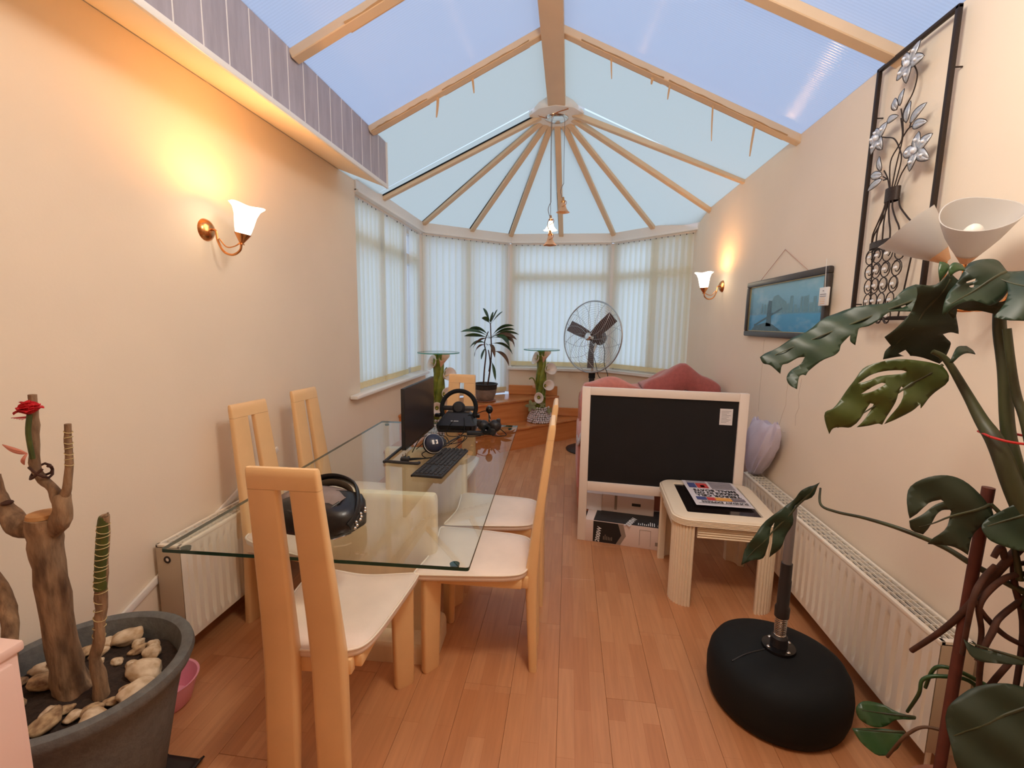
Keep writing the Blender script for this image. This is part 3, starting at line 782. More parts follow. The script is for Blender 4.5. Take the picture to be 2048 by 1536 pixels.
# keyboard
kb = thing('keyboard', 'black computer keyboard lying in front of the monitor', 'keyboard', (-0.638, 2.285, TZ), R(-93))
part('case', 'black_plastic', kb, lambda bm: box(bm, -0.235, 0.235, -0.075, 0.075, 0.004, 0.018, bev=0.004))
part('palm_edge', 'black_gloss', kb, lambda bm: box(bm, -0.235, 0.235, -0.082, -0.072, 0.003, 0.014, bev=0.003))
bm = new(); loft(bm, [[(a*k, b*k, z) for a, b in rrect(0.0165, 0.0165, 0.003, 2)] for z, k in ((0.018, 1.0), (0.025, 0.82))]); kme = mesh('key', bm, 30); kme.materials.append(MATS['key_cap'])
for r_ in range(6):
    for c_ in range(22):
        if r_ == 0 and c_ in (1, 6, 11): continue
        if c_ in (15,) : continue
        if c_ in (16, 17, 18) and r_ in (3,): continue
        obj('key', kme, None, kb, loc=(-0.221+c_*0.0206, 0.060-r_*0.0232, 0))
for s in (-1, 1): part('foot', 'black_plastic', kb, lambda bm: box(bm, s*0.2-0.02, s*0.2+0.02, -0.082, -0.06, 0, 0.01, bev=0.003))
# headset lying on the keyboard
hs = thing('headset', 'black and navy headset lying between monitor and keyboard', 'headset', (-0.742, 2.47, TZ+0.012), R(35))
M0 = T(0, 0, 0.045) @ RX(R(62))
part('ear_cup', 'navy_plastic', hs, lambda bm: lathe(bm, [(0, 0.04), (0.03, 0.038), (0.048, 0.026), (0.055, 0.008), (0.055, -0.008), (0.0, -0.008)], 32, M0))
part('white_ring', 'white_print', hs, lambda bm: lathe(bm, [(0.0535, 0.002), (0.0565, 0.002), (0.0565, 0.007), (0.0535, 0.007)], 32, M0))
part('ear_pad', 'dark_rubber', hs, lambda bm: lathe(bm, [(0, -0.008), (0.056, -0.008), (0.058, -0.018), (0.050, -0.028), (0.03, -0.028), (0.0, -0.02)], 32, M0))
def logo(bm):
    for (a, b, c_, d) in ((-0.018, -0.006, -0.012, 0.012), (0.002, 0.014, -0.012, 0.012)): box(bm, a, b, c_, d, 0.036, 0.0395, M0)
part('emblem', 'white_print', hs, logo)
bm = new(); tube(bm, [(0.03, 0.02, 0.02), (0.07, 0.06, 0.03), (0.10, 0.12, 0.035), (0.07, 0.18, 0.025), (0.0, 0.16, 0.02)], 0.008, 8, k=6, squash=0.5); obj('headband', bm, 'black_plastic', hs)
M1 = T(0.06, 0.10, 0.02) @ RX(R(15))
part('ear_cup', 'black_plastic', hs, lambda bm: lathe(bm, [(0, 0.03), (0.035, 0.026), (0.05, 0.012), (0.052, -0.01), (0.0, -0.015)], 28, M1))
bm = new(); tube(bm, [(0.03, -0.03, 0.02), (0.09, -0.02, 0.05), (0.15, 0.0, 0.065)], 0.005, 8, k=5); ball(bm, (0.152, 0.0, 0.066), 0.009, 2); obj('microphone_boom', bm, 'black_plastic', hs)
# racing wheel
rw = thing('racing_wheel', 'black racing steering wheel controller on the far end of the table', 'game controller', (-0.745, 3.07, TZ), R(4))
def wb_(bm):
    loft(bm, [[(a*k, b*k2-0.01+oy, z) for a, b in rrect(0.27, 0.20, 0.03, 4)] for z, k, k2, oy in ((0.0, 0.94, 0.9, 0), (0.03, 1.0, 1.0, 0), (0.05, 1.0, 1.0, 0.0), (0.10, 0.72, 0.7, 0.02), (0.12, 0.58, 0.55, 0.025))])
part('base', 'black_plastic', rw, wb_)
part('front_recess', 'black_gloss', rw, lambda bm: loft(bm, [[(a, -0.112+y, 0.034+b) for a, b in rrect(w, h, 0.008, 3)] for y, w, h in ((0.0, 0.22, 0.026), (0.008, 0.21, 0.022))]))
MW = T(0, 0.03, 0.145) @ RX(R(74))
part('rim', 'dark_rubber', rw, lambda bm: [tube(bm, [tuple(MW @ Vector((0.12*math.cos(R(a)), 0.12*math.sin(R(a)), 0))) for a in range(0, 360, 9)], 0.0155, 10, closed=True, caps=False)])
part('hub', 'black_plastic', rw, lambda bm: (lathe(bm, [(0, 0.03), (0.03, 0.028), (0.045, 0.01), (0.045, -0.02), (0, -0.03)], 24, MW), box(bm, -0.115, 0.115, -0.018, 0.014, -0.008, 0.010, MW, 0.005), box(bm, -0.02, 0.02, -0.115, 0.0, -0.008, 0.010, MW, 0.005)))
for s in (-1, 1): part('paddle', 'black_gloss', rw, lambda bm: box(bm, s*0.135-0.02, s*0.135+0.02, -0.04, -0.01, 0.09, 0.115, bev=0.006))
part('printed_mark', 'white_print', rw, lambda bm: [box(bm, -0.034+i*0.0075, -0.029+i*0.0075, -0.003, 0.002, 0, 0.0006, T(0, -0.087, 0.0765) @ RX(R(55))) for i in range(7)])
# webcam / microphone on mini tripod with a gear shifter bundle
mc = thing('pedal_bundle', 'black bundle of pedals and wires standing at the far right corner of the table', 'game controller', (-0.51, 2.96, TZ))
part('ball_knob', 'black_gloss', mc, lambda bm: [ball(bm, (0, 0.02, 0.165), 0.024, 3, (1, 1, 1.15))], 60)
part('knob_cap', 'pole_grey', mc, lambda bm: [ball(bm, (0, 0.02, 0.185), 0.015, 2, (1, 1, 0.6))], 60)
part('shaft', 'chrome', mc, lambda bm: [tube(bm, [(0, 0.02, 0.15), (0, 0.02, 0.08)], 0.007, 10)])
def bun(bm):
    ball(bm, (-0.035, 0.0, 0.06), 0.042, 2, (1, 0.9, 0.9)); ball(bm, (0.04, 0.01, 0.058), 0.045, 2, (1, 0.9, 0.95)); box(bm, -0.075, -0.05, -0.03, 0.0, 0.055, 0.10, None, 0.004); box(bm, 0.05, 0.075, 0.0, 0.03, 0.07, 0.105, None, 0.004); box(bm, -0.05, 0.05, -0.03, 0.04, 0.0, 0.05, None, 0.012)
part('body', 'black_plastic', mc, bun)
part('lens_ring', 'dark_rubber', mc, lambda bm: lathe(bm, [(0.010, 0.0), (0.026, 0.0), (0.030, 0.03), (0.018, 0.04), (0.010, 0.03)], 24, T(0, -0.055, 0.04) @ RX(R(60))))
part('lens_glint', 'chrome', mc, lambda bm: [ball(bm, (-0.006, -0.075, 0.045), 0.007, 2), ball(bm, (0.01, -0.078, 0.04), 0.006, 2)])
part('pedal', 'black_plastic', mc, lambda bm: box(bm, -0.145, -0.03, -0.06, -0.02, 0.006, 0.032, RZ(R(12)), 0.006))
tz = TZ+0.004
wires('cable', 'thin black cable from racing wheel to pedal bundle', [[(-0.66, 3.0, tz+0.11), (-0.60, 2.97, tz+0.13), (-0.53, 2.98, tz+0.15), (-0.50, 2.97, tz+0.10)], [(-0.74, 2.93, tz+0.09), (-0.78, 2.90, tz+0.03), (-0.76, 2.86, tz), (-0.69, 2.87, tz), (-0.67, 2.93, tz+0.02), (-0.68, 2.97, tz+0.10)], [(-0.70, 2.90, tz), (-0.62, 2.86, tz), (-0.55, 2.90, tz)], [(-0.46, 2.97, tz+0.05), (-0.42, 2.98, tz+0.02), (-0.39, 2.95, tz), (-0.43, 2.91, tz), (-0.48, 2.92, tz)]], 0.0028, 'dark_rubber')
wires('cable', 'tangle of thin black wires between monitor and headset', [[(-0.86, 2.52, tz), (-0.80, 2.62, tz+0.05), (-0.73, 2.66, tz+0.05), (-0.68, 2.58, tz+0.02), (-0.70, 2.50, tz+0.03)], [(-0.85, 2.42, tz+0.01), (-0.82, 2.50, tz+0.08), (-0.76, 2.55, tz+0.06), (-0.74, 2.45, tz)], [(-0.84, 2.60, tz+0.02), (-0.78, 2.56, tz), (-0.80, 2.44, tz), (-0.74, 2.36, tz), (-0.66, 2.36, tz+0.03)], [(-0.66, 2.52, tz+0.04), (-0.60, 2.62, tz+0.07), (-0.63, 2.70, tz+0.01), (-0.70, 2.66, tz)], [(-0.62, 2.46, tz+0.03), (-0.57, 2.55, tz+0.07), (-0.59, 2.62, tz+0.07)]], 0.0026, 'dark_rubber')
pg = thing('mains_plug', 'black three-pin plug with its lead lying on the glass by the monitor stand', 'plug', (-0.845, 2.295, TZ), R(10))
part('body', 'black_plastic', pg, lambda bm: box(bm, -0.024, 0.024, -0.022, 0.022, 0.002, 0.026, None, 0.007))
for (a, b) in ((-0.011, -0.008), (0.011, -0.008), (0.0, 0.012)): part('pin', 'chrome', pg, lambda bm: box(bm, a-0.003, a+0.003, b-0.002, b+0.002, 0.024, 0.042))
bm = new(); tube(bm, [(0.02, 0.0, 0.012), (0.06, 0.01, 0.012), (0.10, 0.03, 0.008), (0.16, 0.06, 0.006)], [0.008, 0.006, 0.0035, 0.0035], 8, k=5); obj('lead', bm, 'dark_rubber', pg)

# black handbag
hb = thing('handbag', 'open black leather handbag on the near end of the glass table', 'bag', (-0.865, 1.49, TZ), R(-6))
def hbag(bm):
    rings = []
    for z, w, h, dx, dy in ((0.0, 0.24, 0.15, 0, 0), (0.012, 0.285, 0.19, 0, 0), (0.05, 0.305, 0.215, 0.004, 0), (0.085, 0.30, 0.20, 0.0, 0.005), (0.108, 0.27, 0.165, -0.005, 0.012), (0.120, 0.21, 0.11, -0.01, 0.02), (0.124, 0.10, 0.04, -0.01, 0.025)):
        rings.append([(a_+dx+0.006*math.sin(4*math.atan2(b_, a_)+z*40), b_+dy+0.007*math.sin(3*math.atan2(b_, a_)+z*60), z+0.006*math.sin(5*math.atan2(b_, a_)+1)*(z > 0.04)) for a_, b_ in rrect(w, h, min(w, h)*0.36, 7)])
    loft(bm, rings)
part('body', 'velvet_bag', hb, hbag, 60)
def flap_fn(bm):
    rows = []
    for i in range(9):
        u = i/8; y = 0.075-0.155*u; z = 0.127+0.008*math.sin(PI*u)-0.040*max(0, u-0.62)/0.38
        w = 0.118*(1-0.25*max(0, u-0.7)/0.3)
        rows.append([(-0.022+w*t, y-0.012*t*t, z-0.014*abs(t)**3) for t in (-1, -0.6, -0.2, 0.2, 0.6, 1)])
    g = [[bm.verts.new(q) for q in r_] for r_ in rows]
    for x_, y_ in zip(g, g[1:]):
        for i in range(5): bm.faces.new((x_[i], x_[i+1], y_[i+1], y_[i]))
fl = part('flap', 'bag_flap', hb, flap_fn, 60); md = fl.modifiers.new('thick', 'SOLIDIFY'); md.thickness = 0.004
bm = new(); tube(bm, [(-0.092, -0.082, 0.094), (-0.02, -0.100, 0.090), (0.055, -0.086, 0.094), (0.095, -0.03, 0.116)], 0.006, 8, k=5); obj('flap_edge', bm, 'velvet_bag', hb, 60)
bm = new(); tube(bm, [(-0.14, 0.05, 0.085), (-0.11, 0.10, 0.125), (-0.02, 0.118, 0.148), (0.07, 0.10, 0.135), (0.125, 0.04, 0.105), (0.152, -0.02, 0.070), (0.148, -0.06, 0.045)], 0.020, 8, k=6, squash=0.35); obj('strap', bm, 'velvet_bag', hb, 60)
bm = new(); tube(bm, [(-0.10, 0.085, 0.112), (-0.02, 0.100, 0.133), (0.06, 0.086, 0.122), (0.11, 0.035, 0.098)], 0.014, 8, k=6, squash=0.3); obj('lining', bm, 'bag_lining', hb, 60)
for i in range(12):
    q = (0.168+0.006*math.sin(i*2.2), 0.012-0.010*i, 0.086-0.006*i) if i < 8 else (-0.155+0.004*(i-8), 0.05-0.012*(i-8), 0.105-0.004*(i-8))
    part('stud', 'chrome', hb, lambda bm: [ball(bm, q, 0.0065, 1)], 60)
part('trim_edge', 'chrome', hb, lambda bm: [tube(bm, [(0.11, -0.095, 0.012), (0.135, -0.07, 0.016), (0.145, -0.045, 0.018)], 0.003, 6, k=4)])

# ------------------------------------------------------------ radiators
def radiator(label, loc, rotz, L, H, D, nrib, z0):
    """local: x along, front is -y, back (wall side) +y; origin on the floor under the front left end"""
    o = thing('radiator', label, 'radiator', loc, rotz, 'white panel radiators')
    bm = new(); rows = []
    zs = [z0, z0+0.012, z0+0.030, z0+0.050, z0+H-0.075, z0+H-0.055, z0+H-0.02, z0+H]
    nx = nrib*12
    for iz, z in enumerate(zs):
        row = []
        for i in range(nx+1):
            u = i/nx; x = u*L
            ph = (u*nrib) % 1.0
            rib = 1.0 if 0.36 < ph < 0.64 else (0.5 if 0.28 < ph < 0.72 else 0.0)
            if x < 0.03 or x > L-0.03: rib = 0
            k = 1.0 if iz in (3, 4) else (0.15 if iz in (2, 5) else 0.0)
            row.append(bm.verts.new((x, 0.013*rib*k, z)))
        rows.append(row)
    for a, b in zip(rows, rows[1:]):
        for i in range(nx): bm.faces.new((a[i], a[i+1], b[i+1], b[i]))
    obj('front_panel', bm, 'radiator_enamel', o, 40)
    part('back_panel', 'radiator_enamel', o, lambda bm: box(bm, 0.01, L-0.01, D-0.02, D-0.012, z0, z0+H-0.02))
    for xa in (0.0, L-0.006):
        e = part('end_panel', 'radiator_side', o, lambda bm: box(bm, xa, xa+0.006, 0.004, D, z0+0.004, z0+H-0.004, bev=0.002))
        part('valve_hole', 'dark_gap', e, lambda bm: lathe(bm, [(0.008, 0), (0.016, 0), (0.016, 0.008), (0.008, 0.008)], 18, T(xa-0.002, D*0.55, z0+H-0.06) @ RY(R(90))))
        part('valve_plug', 'chrome', e, lambda bm: lathe(bm, [(0, 0.001), (0.008, 0.001), (0.008, 0.009), (0, 0.009)], 18, T(xa-0.002, D*0.55, z0+H-0.06) @ RY(R(90))))
    part('convector_core', 'dark_gap', o, lambda bm: box(bm, 0.02, L-0.02, 0.022, D-0.024, z0+0.02, z0+H-0.03))
    part('top_frame', 'radiator_enamel', o, lambda bm: (box(bm, 0, L, -0.002, 0.016, z0+H-0.012, z0+H+0.004, bev=0.003), box(bm, 0, L, D-0.012, D, z0+H-0.012, z0+H+0.004, bev=0.003), box(bm, 0, 0.02, 0, D, z0+H-0.012, z0+H+0.004, bev=0.003), box(bm, L-0.02, L, 0, D, z0+H-0.012, z0+H+0.004, bev=0.003)))
    for k in range(1, 4):
        yy = 0.014 + (D-0.026)*k/4
        part('grille_bar', 'radiator_enamel', o, lambda bm: box(bm, 0.015, L-0.015, yy-0.0015, yy+0.0015, z0+H-0.008, z0+H+0.002))
    bm = new(); box(bm, -0.0013, 0.0013, 0.012, D-0.010, z0+H-0.007, z0+H+0.0012); cme = mesh('grille_cross_bar', bm, 30); cme.materials.append(MATS['radiator_enamel'])
    n = int(L/0.046)
    for i in range(1, n): obj('grille_cross_bar', cme, None, o, loc=(i*L/n, 0, 0))
    for xa in (0.05, L-0.05):
        part('pipe', 'radiator_enamel', o, lambda bm: [tube(bm, [(xa, D*0.5, 0.0), (xa, D*0.5, z0+0.03)], 0.008, 10)])
    return o
radiator('white radiator on the right wall behind the side table and boxing stand', (1.205, 3.20, 0), R(-90), 1.70, 0.40, 0.105, 32, 0.108)
radiator('white radiator on the left wall under the corner of the glass table', (-1.585, 1.635, 0), R(90), 1.0, 0.432, 0.115, 22, 0.112)
bm = new(); M = T(XL+0.0015, 1.35, 0.255) @ RX(R(21.5)); box(bm, 0, 0.012, 0, 1.24, 0, 0.030, M, 0.002)
tag(obj('trunking_strip', bm, 'white_gloss'), 'long thin white strip running diagonally up the left wall behind the radiator', 'strip')

# ------------------------------------------------------------ side table and newspaper
sd = thing('side_table', 'square cream side table with reeded edges and a black glass top', 'side table', (0.862, 2.675, 0), R(-3))
def ring_profile(bm, W_, H_, rc, prof):
    rings = [[(a, b, z) for a, b in rrect(W_+2*d, H_+2*d, rc+d, 8)] for d, z in prof]
    loft(bm, rings, cap=False)
def reed(z0, z1, n, amp, d0):
    out = []
    for i in range(n*6+1):
        t = i/6; out.append((d0+amp*abs(math.sin(PI*t))**0.6, z0+(z1-z0)*i/(n*6)))
    return out
TW, TH = 0.53, 0.61
bm = new(); ring_profile(bm, TW, TH, 0.085, [(-0.10, 0.455)]+reed(0.455, 0.492, 5, 0.0075, 0.0)+[(-0.004, 0.498), (-0.02, 0.502), (-0.075, 0.503), (-0.078, 0.494)])
obj('top_frame', bm, 'side_table_lacquer', sd, 30)
part('glass_inset', 'table_inset', sd, lambda bm: prism(bm, rrect(TW-0.154, TH-0.154, 0.010, 3), 0.480, 0.495))
for (sx, sy) in ((1, 1), (-1, 1), (-1, -1), (1, -1)):
    bm = new(); cxx, cyy, rr = sx*(TW/2-0.09), sy*(TH/2-0.09), 0.088
    outer = []; NF = 10
    for i in range(NF*6+1):
        t = i/(NF*6); a = math.atan2(sy, sx)-R(56)+R(112)*t
        f = rr + 0.0075*abs(math.sin(PI*NF*t))**0.7 - 0.0075
        outer.append((cxx+f*math.cos(a), cyy+f*math.sin(a)))
    inner = []
    for i in range(9):
        a = math.atan2(sy, sx)+R(56)-R(112)*i/8
        inner.append((cxx+(rr-0.040)*math.cos(a), cyy+(rr-0.040)*math.sin(a)))
    prism(bm, outer+inner, 0.0, 0.452); obj('leg', bm, 'side_table_lacquer', sd, 30)
for (w, ax) in ((TW, 0), (TH, 1)):
    for s in (-1, 1):
        bm = new(); half = w/2-0.12; prof = reed(0.385, 0.450, 5, 0.009, 0.0)
        off = ((TH if ax == 0 else TW)/2-0.022)
        P0 = [(-half, s*(off+d), z) for d, z in prof] + [(-half, s*(off-0.02), 0.452), (-half, s*(off-0.02), 0.385)]
        P1 = [(half,)+p[1:] for p in P0]
        loft(bm, [P0, P1])
        if ax == 1:
            for v in bm.verts: v.co = Vector((v.co.y, v.co.x, v.co.z))
        obj('apron', bm, 'side_table_lacquer', sd, 30)
part('seam', 'dark_gap', sd, lambda bm: ring_profile(bm, TW-0.012, TH-0.012, 0.08, [(0, 0.4505), (0.0, 0.4555)]))
NPZ = 0.5045
nwp = thing('newspaper', 'folded newspaper lying upside down on the black top of the side table', 'newspaper', (0.893, 2.755, NPZ), R(178))
def news(bm):
    N = 10
    for k in range(3):
        zz = k*0.0014; g = k*0.004
        rows = []
        for i in range(N+1):
            u = i/N; y = -0.205+0.41*u + g*0.4
            rows.append([bm.verts.new((x*(1-0.01*k)+g, y, zz+0.0035*math.sin(PI*u)*(1-k*0.1)+0.003*abs(x)*u)) for x in (-0.15, -0.075, 0, 0.075, 0.15)])
        for a, b in zip(rows, rows[1:]):
            for j in range(4): bm.faces.new((a[j], a[j+1], b[j+1], b[j]))
part('sheet', 'newsprint', nwp, news)
NZ = 0.0080
def ntext(s, x, y, size, m='ink', sx=1.0, bold=0.0006):
    me = text_mesh(s, size, 0.0002, bold, sx); me.transform(T(x, y, NZ)); me.materials.append(MATS[m]); obj('lettering', me, None, nwp)
def nblock(x0, x1, y0, y1, m): part('printed_block', m, nwp, lambda bm: box(bm, x0, x1, y0, y1, NZ-0.0008, NZ))
ntext('SUNDAY EXPRESS', -0.008, 0.160, 0.036, 'ink', 0.86)
nblock(-0.135, 0.135, 0.183, 0.186, 'ink_grey')
nblock(-0.130, -0.06, 0.088, 0.132, 'ink_grey'); nblock(-0.058, 0.03, 0.088, 0.134, 'ink_orange'); nblock(0.032, 0.075, 0.090, 0.134, 'ink_red'); nblock(0.078, 0.132, 0.088, 0.132, 'ink_blue')
ntext('TERROR CELL', 0, 0.060, 0.045, 'ink', 0.88, 0.0012)
ntext('SNEAKS IN ON', 0, 0.018, 0.045, 'ink', 0.82, 0.0012)
ntext('SMALL BOATS', 0, -0.024, 0.045, 'ink', 0.86, 0.0012)
for i in range(9): nblock(-0.13, 0.005, -0.060-i*0.015, -0.056-i*0.015, 'ink_grey')
nblock(0.02, 0.085, -0.145, -0.065, 'ink_red'); nblock(0.04, 0.065, -0.11, -0.075, 'ink_orange'); nblock(0.09, 0.135, -0.145, -0.065, 'ink_blue')
for i in range(3): nblock(0.02, 0.135, -0.160-i*0.012, -0.157-i*0.012, 'ink_grey')

# ------------------------------------------------------------ white framed black panel
bd = thing('framed_board', 'large white framed black panel standing on legs in front of the sofa', 'panel', (0.615, 3.045, 0), R(-5.0))
BW2 = 0.515
for s in (-1, 1): part('upright', 'white_frame', bd, lambda bm: box(bm, s*(BW2-0.028)-0.028, s*(BW2-0.028)+0.028, -0.018, 0.018, 0, 1.075, bev=0.004))
part('top_rail', 'white_frame', bd, lambda bm: box(bm, -BW2+0.056, BW2-0.056, -0.017, 0.017, 1.022, 1.074, bev=0.003))
part('bottom_rail', 'white_frame', bd, lambda bm: box(bm, -BW2+0.056, BW2-0.056, -0.017, 0.017, 0.362, 0.425, bev=0.003))
part('black_panel', 'chalk_black', bd, lambda bm: box(bm, -BW2+0.05, BW2-0.05, -0.004, 0.006, 0.42, 1.028))
part('paper_label', 'paper', bd, lambda bm: box(bm, 0.352, 0.428, -0.0052, -0.004, 0.868, 0.972))
part('label_lines', 'ink_grey', bd, lambda bm: [box(bm, 0.362, 0.418-0.012*(i % 3), -0.0056, -0.0052, 0.955-i*0.009, 0.957-i*0.009) for i in range(9)])

# cartons behind it
cb = thing('cardboard_box', 'black and white printed carton marked 2000W under the framed panel', 'box', (0.44, 3.155, 0), R(-9))
part('carton', 'carton_white', cb, lambda bm: box(bm, -0.27, 0.27, -0.13, 0.17, 0.0, 0.155, bev=0.002))
def chev(bm):
    prism(bm, [(-0.215, 0.004), (-0.06, 0.004), (-0.025, 0.07), (-0.05, 0.151), (-0.215, 0.151)], 0, 0.001, T(0, -0.1302, 0) @ RX(R(90)))
part('black_print', 'carton_black', cb, chev)
part('grey_print', 'carton_grey', cb, lambda bm: prism(bm, [(-0.06, 0.004), (-0.03, 0.004), (0.005, 0.07), (-0.015, 0.151), (-0.05, 0.151), (-0.025, 0.07)], 0, 0.001, T(0, -0.1302, 0) @ RX(R(90))))
part('black_top_print', 'carton_black', cb, lambda bm: prism(bm, [(-0.215, -0.129), (0.268, -0.129), (0.268, 0.168), (0.0, 0.10), (-0.205, 0.09)], 0.1552, 0.1560))
part('grey_top_print', 'carton_grey', cb, lambda bm: prism(bm, [(-0.205, 0.09), (0.0, 0.10), (0.268, 0.168), (0.0, 0.135), (-0.2, 0.12)], 0.1552, 0.1562))
me = text_mesh('2000W', 0.055, 0.0003, 0.0012, 0.9); me.transform(T(0.035, -0.085, 0.1564) @ RZ(R(70))); me.materials.append(MATS['white_print']); obj('lettering', me, None, cb)
me = text_mesh('2000W', 0.040, 0.0003, 0.0010, 0.9); me.transform(T(-0.178, -0.1318, 0.060) @ RX(R(90)) @ RZ(R(82))); me.materials.append(MATS['white_print']); obj('lettering', me, None, cb)
rn = random.Random(4)
part('chart_print', 'white_print', cb, lambda bm: [box(bm, 0.08+i*0.013, 0.085+i*0.013, -0.115, -0.112+rn.uniform(0.015, 0.06), 0.1561, 0.1567) for i in range(9)])
part('chart_print', 'carton_grey', cb, lambda bm: [box(bm, -0.145+i*0.011, -0.141+i*0.011, -0.1320, -0.1312, 0.025, 0.03+rn.uniform(0.012, 0.05)) for i in range(6)])
for (a, b) in ((0.22, -0.10), (0.24, -0.04)): part('icon_print', 'carton_grey', cb, lambda bm: lathe(bm, [(0.012, 0), (0.017, 0), (0.017, 0.0008), (0.012, 0.0008)], 18, T(a, b, 0.156)))
part('heater_outline', 'carton_grey', cb, lambda bm: (box(bm, 0.092, 0.095, -0.1318, -0.1305, 0.02, 0.13), box(bm, 0.092, 0.165, -0.1318, -0.1305, 0.128, 0.130), box(bm, 0.163, 0.165, -0.1318, -0.1305, 0.02, 0.13), box(bm, 0.195, 0.245, -0.1318, -0.1305, 0.03, 0.055)))
c2 = thing('cardboard_box', 'white carton resting on top of the printed box under the framed panel', 'box', (0.40, 3.275, 0.1565), R(-9))
part('carton', 'carton_white', c2, lambda bm: box(bm, -0.26, 0.24, -0.06, 0.10, 0.0, 0.125, bev=0.002))
part('flap', 'paper', c2, lambda bm: box(bm, -0.262, -0.12, -0.066, -0.062, 0.0, 0.125))
part('stripe', 'carton_grey', c2, lambda bm: box(bm, -0.03, -0.012, -0.064, -0.060, 0.02, 0.124))
part('handle_slot', 'carton_black', c2, lambda bm: box(bm, 0.09, 0.15, -0.063, -0.060, 0.06, 0.08))

# ------------------------------------------------------------ sofa with throws, bag
sf = thing('sofa', 'sofa under a dusty pink cover behind the framed black panel', 'sofa', (0.625, 3.86, 0))
def softbox(bm, x0, x1, y0, y1, z0, z1, r=0.05):
    box(bm, x0, x1, y0, y1, z0, z1, None, r, 4)
part('base', 'sofa_fabric', sf, lambda bm: softbox(bm, -0.52, 0.56, -0.42, 0.44, 0.05, 0.30, 0.03), 60)
part('seat_cushion', 'sofa_fabric', sf, lambda bm: softbox(bm, -0.42, 0.44, -0.47, 0.26, 0.27, 0.45, 0.06), 60)
part('backrest', 'sofa_fabric', sf, lambda bm: softbox(bm, -0.52, 0.56, 0.20, 0.44, 0.25, 0.92, 0.09), 60)
for s in (-1, 1): part('armrest', 'throw_rose', sf, lambda bm: softbox(bm, s*0.47+0.02-0.08, s*0.47+0.02+0.08, -0.44, 0.40, 0.20, 0.66, 0.06), 60)
for (a, b) in ((-0.46, -0.36), (0.5, -0.36), (-0.46, 0.38), (0.5, 0.38)): part('foot', 'bark_dark', sf, lambda bm: lathe(bm, [(0, 0), (0.02, 0), (0.026, 0.05), (0, 0.05)], 14, T(a, b, 0)))
def drape(name, label, m, hf, x0, x1, y0, y1, nx, ny, cat='blanket', th=0.012, m2=None):
    bm = new(); g = [[bm.verts.new((x0+(x1-x0)*i/nx, y0+(y1-y0)*j/ny, hf(i/nx, j/ny))) for i in range(nx+1)] for j in range(ny+1)]
    for a, b in zip(g, g[1:]):
        for i in range(nx): bm.faces.new((a[i], a[i+1], b[i+1], b[i]))
    me = mesh(name, bm, 0); me.shade_smooth(); me.materials.append(MATS[m])
    if m2: me.materials.append(MATS[m2])
    o = bpy.data.objects.new(name, me); COL.objects.link(o)
    sm = o.modifiers.new('thick', 'SOLIDIFY'); sm.thickness = th; sm.offset = 1
    if m2: sm.material_offset = 0
    return tag(o, label, cat)
drape('throw_blanket', 'salmon pink throw lying flat over the left of the sofa back', 'throw_rose', lambda u, v: 0.926+0.085*math.exp(-((u-0.45)/0.35)**2)*math.sin(PI*min(1, v*1.1))+0.010*math.sin(9*u+5*v) - (0.30*max(0, (0.10-v))/0.10) - 0.3*max(0, 0.06-u)/0.06*0.4, 0.12, 0.655, 3.98, 4.34, 26, 14)
def tent(u, v):
    ridge = 1-abs(u-0.52)/0.52
    return 0.928 + 0.205*max(0, ridge)**0.8*(0.72+0.28*math.sin(PI*min(1, 0.25+v))) + 0.012*math.sin(14*u+3*v) - 0.17*max(0, (0.16-v)/0.16)**1.5
drape('throw_blanket', 'dark rose throw pitched up in a peak over the right of the sofa back', 'throw_maroon', tent, 0.66, 1.26, 3.96, 4.34, 30, 14, th=0.03)
drape('floral_cloth', 'pale floral cloth bunched over the left sofa arm beside the framed panel', 'floral_cloth', lambda u, v: 0.67+0.03*math.sin(7*u+4*v)*u*(1-u)*4-0.10*max(0, 0.25-u)/0.25, 0.095, 0.27, 3.42, 3.72, 14, 14, cat='cloth')
bm = new(); rings = []
for z, cy_, hy, hx in ((0.0, 3.165, 0.04, 0.024), (0.02, 3.160, 0.065, 0.034), (0.09, 3.135, 0.11, 0.046), (0.17, 3.105, 0.145, 0.052), (0.25, 3.080, 0.172, 0.052), (0.32, 3.065, 0.182, 0.044), (0.365, 3.06, 0.170, 0.030), (0.385, 3.06, 0.150, 0.016), (0.36, 3.06, 0.13, 0.010)):
    ring = []
    for j in range(48):
        a = 2*PI*j/48; sy = math.copysign(abs(math.sin(a))**0.7, math.sin(a)); sx = math.copysign(abs(math.cos(a))**0.8, math.cos(a))
        fold = 0.14*math.sin(6*a+z*14)*min(1, z*4)+0.10*math.sin(11*a-z*9)
        lift = (0.03*max(0, -sy)**2-0.02*abs(math.sin(3*a)))*(z > 0.3)
        ring.append((hx*sx*(1+1.6*fold), cy_-3.10+hy*sy*(1+0.25*fold)-0.03*max(0, -sy)*(z/0.38), z+lift))
    rings.append(ring)
loft(bm, rings)
lb = obj('carrier_bag', bm, 'lilac_bag', None, 40); lb.location = (1.258, 3.10, 0.514)
tag(lb, 'pale lilac carrier bag propped on the end of the right radiator', 'bag')

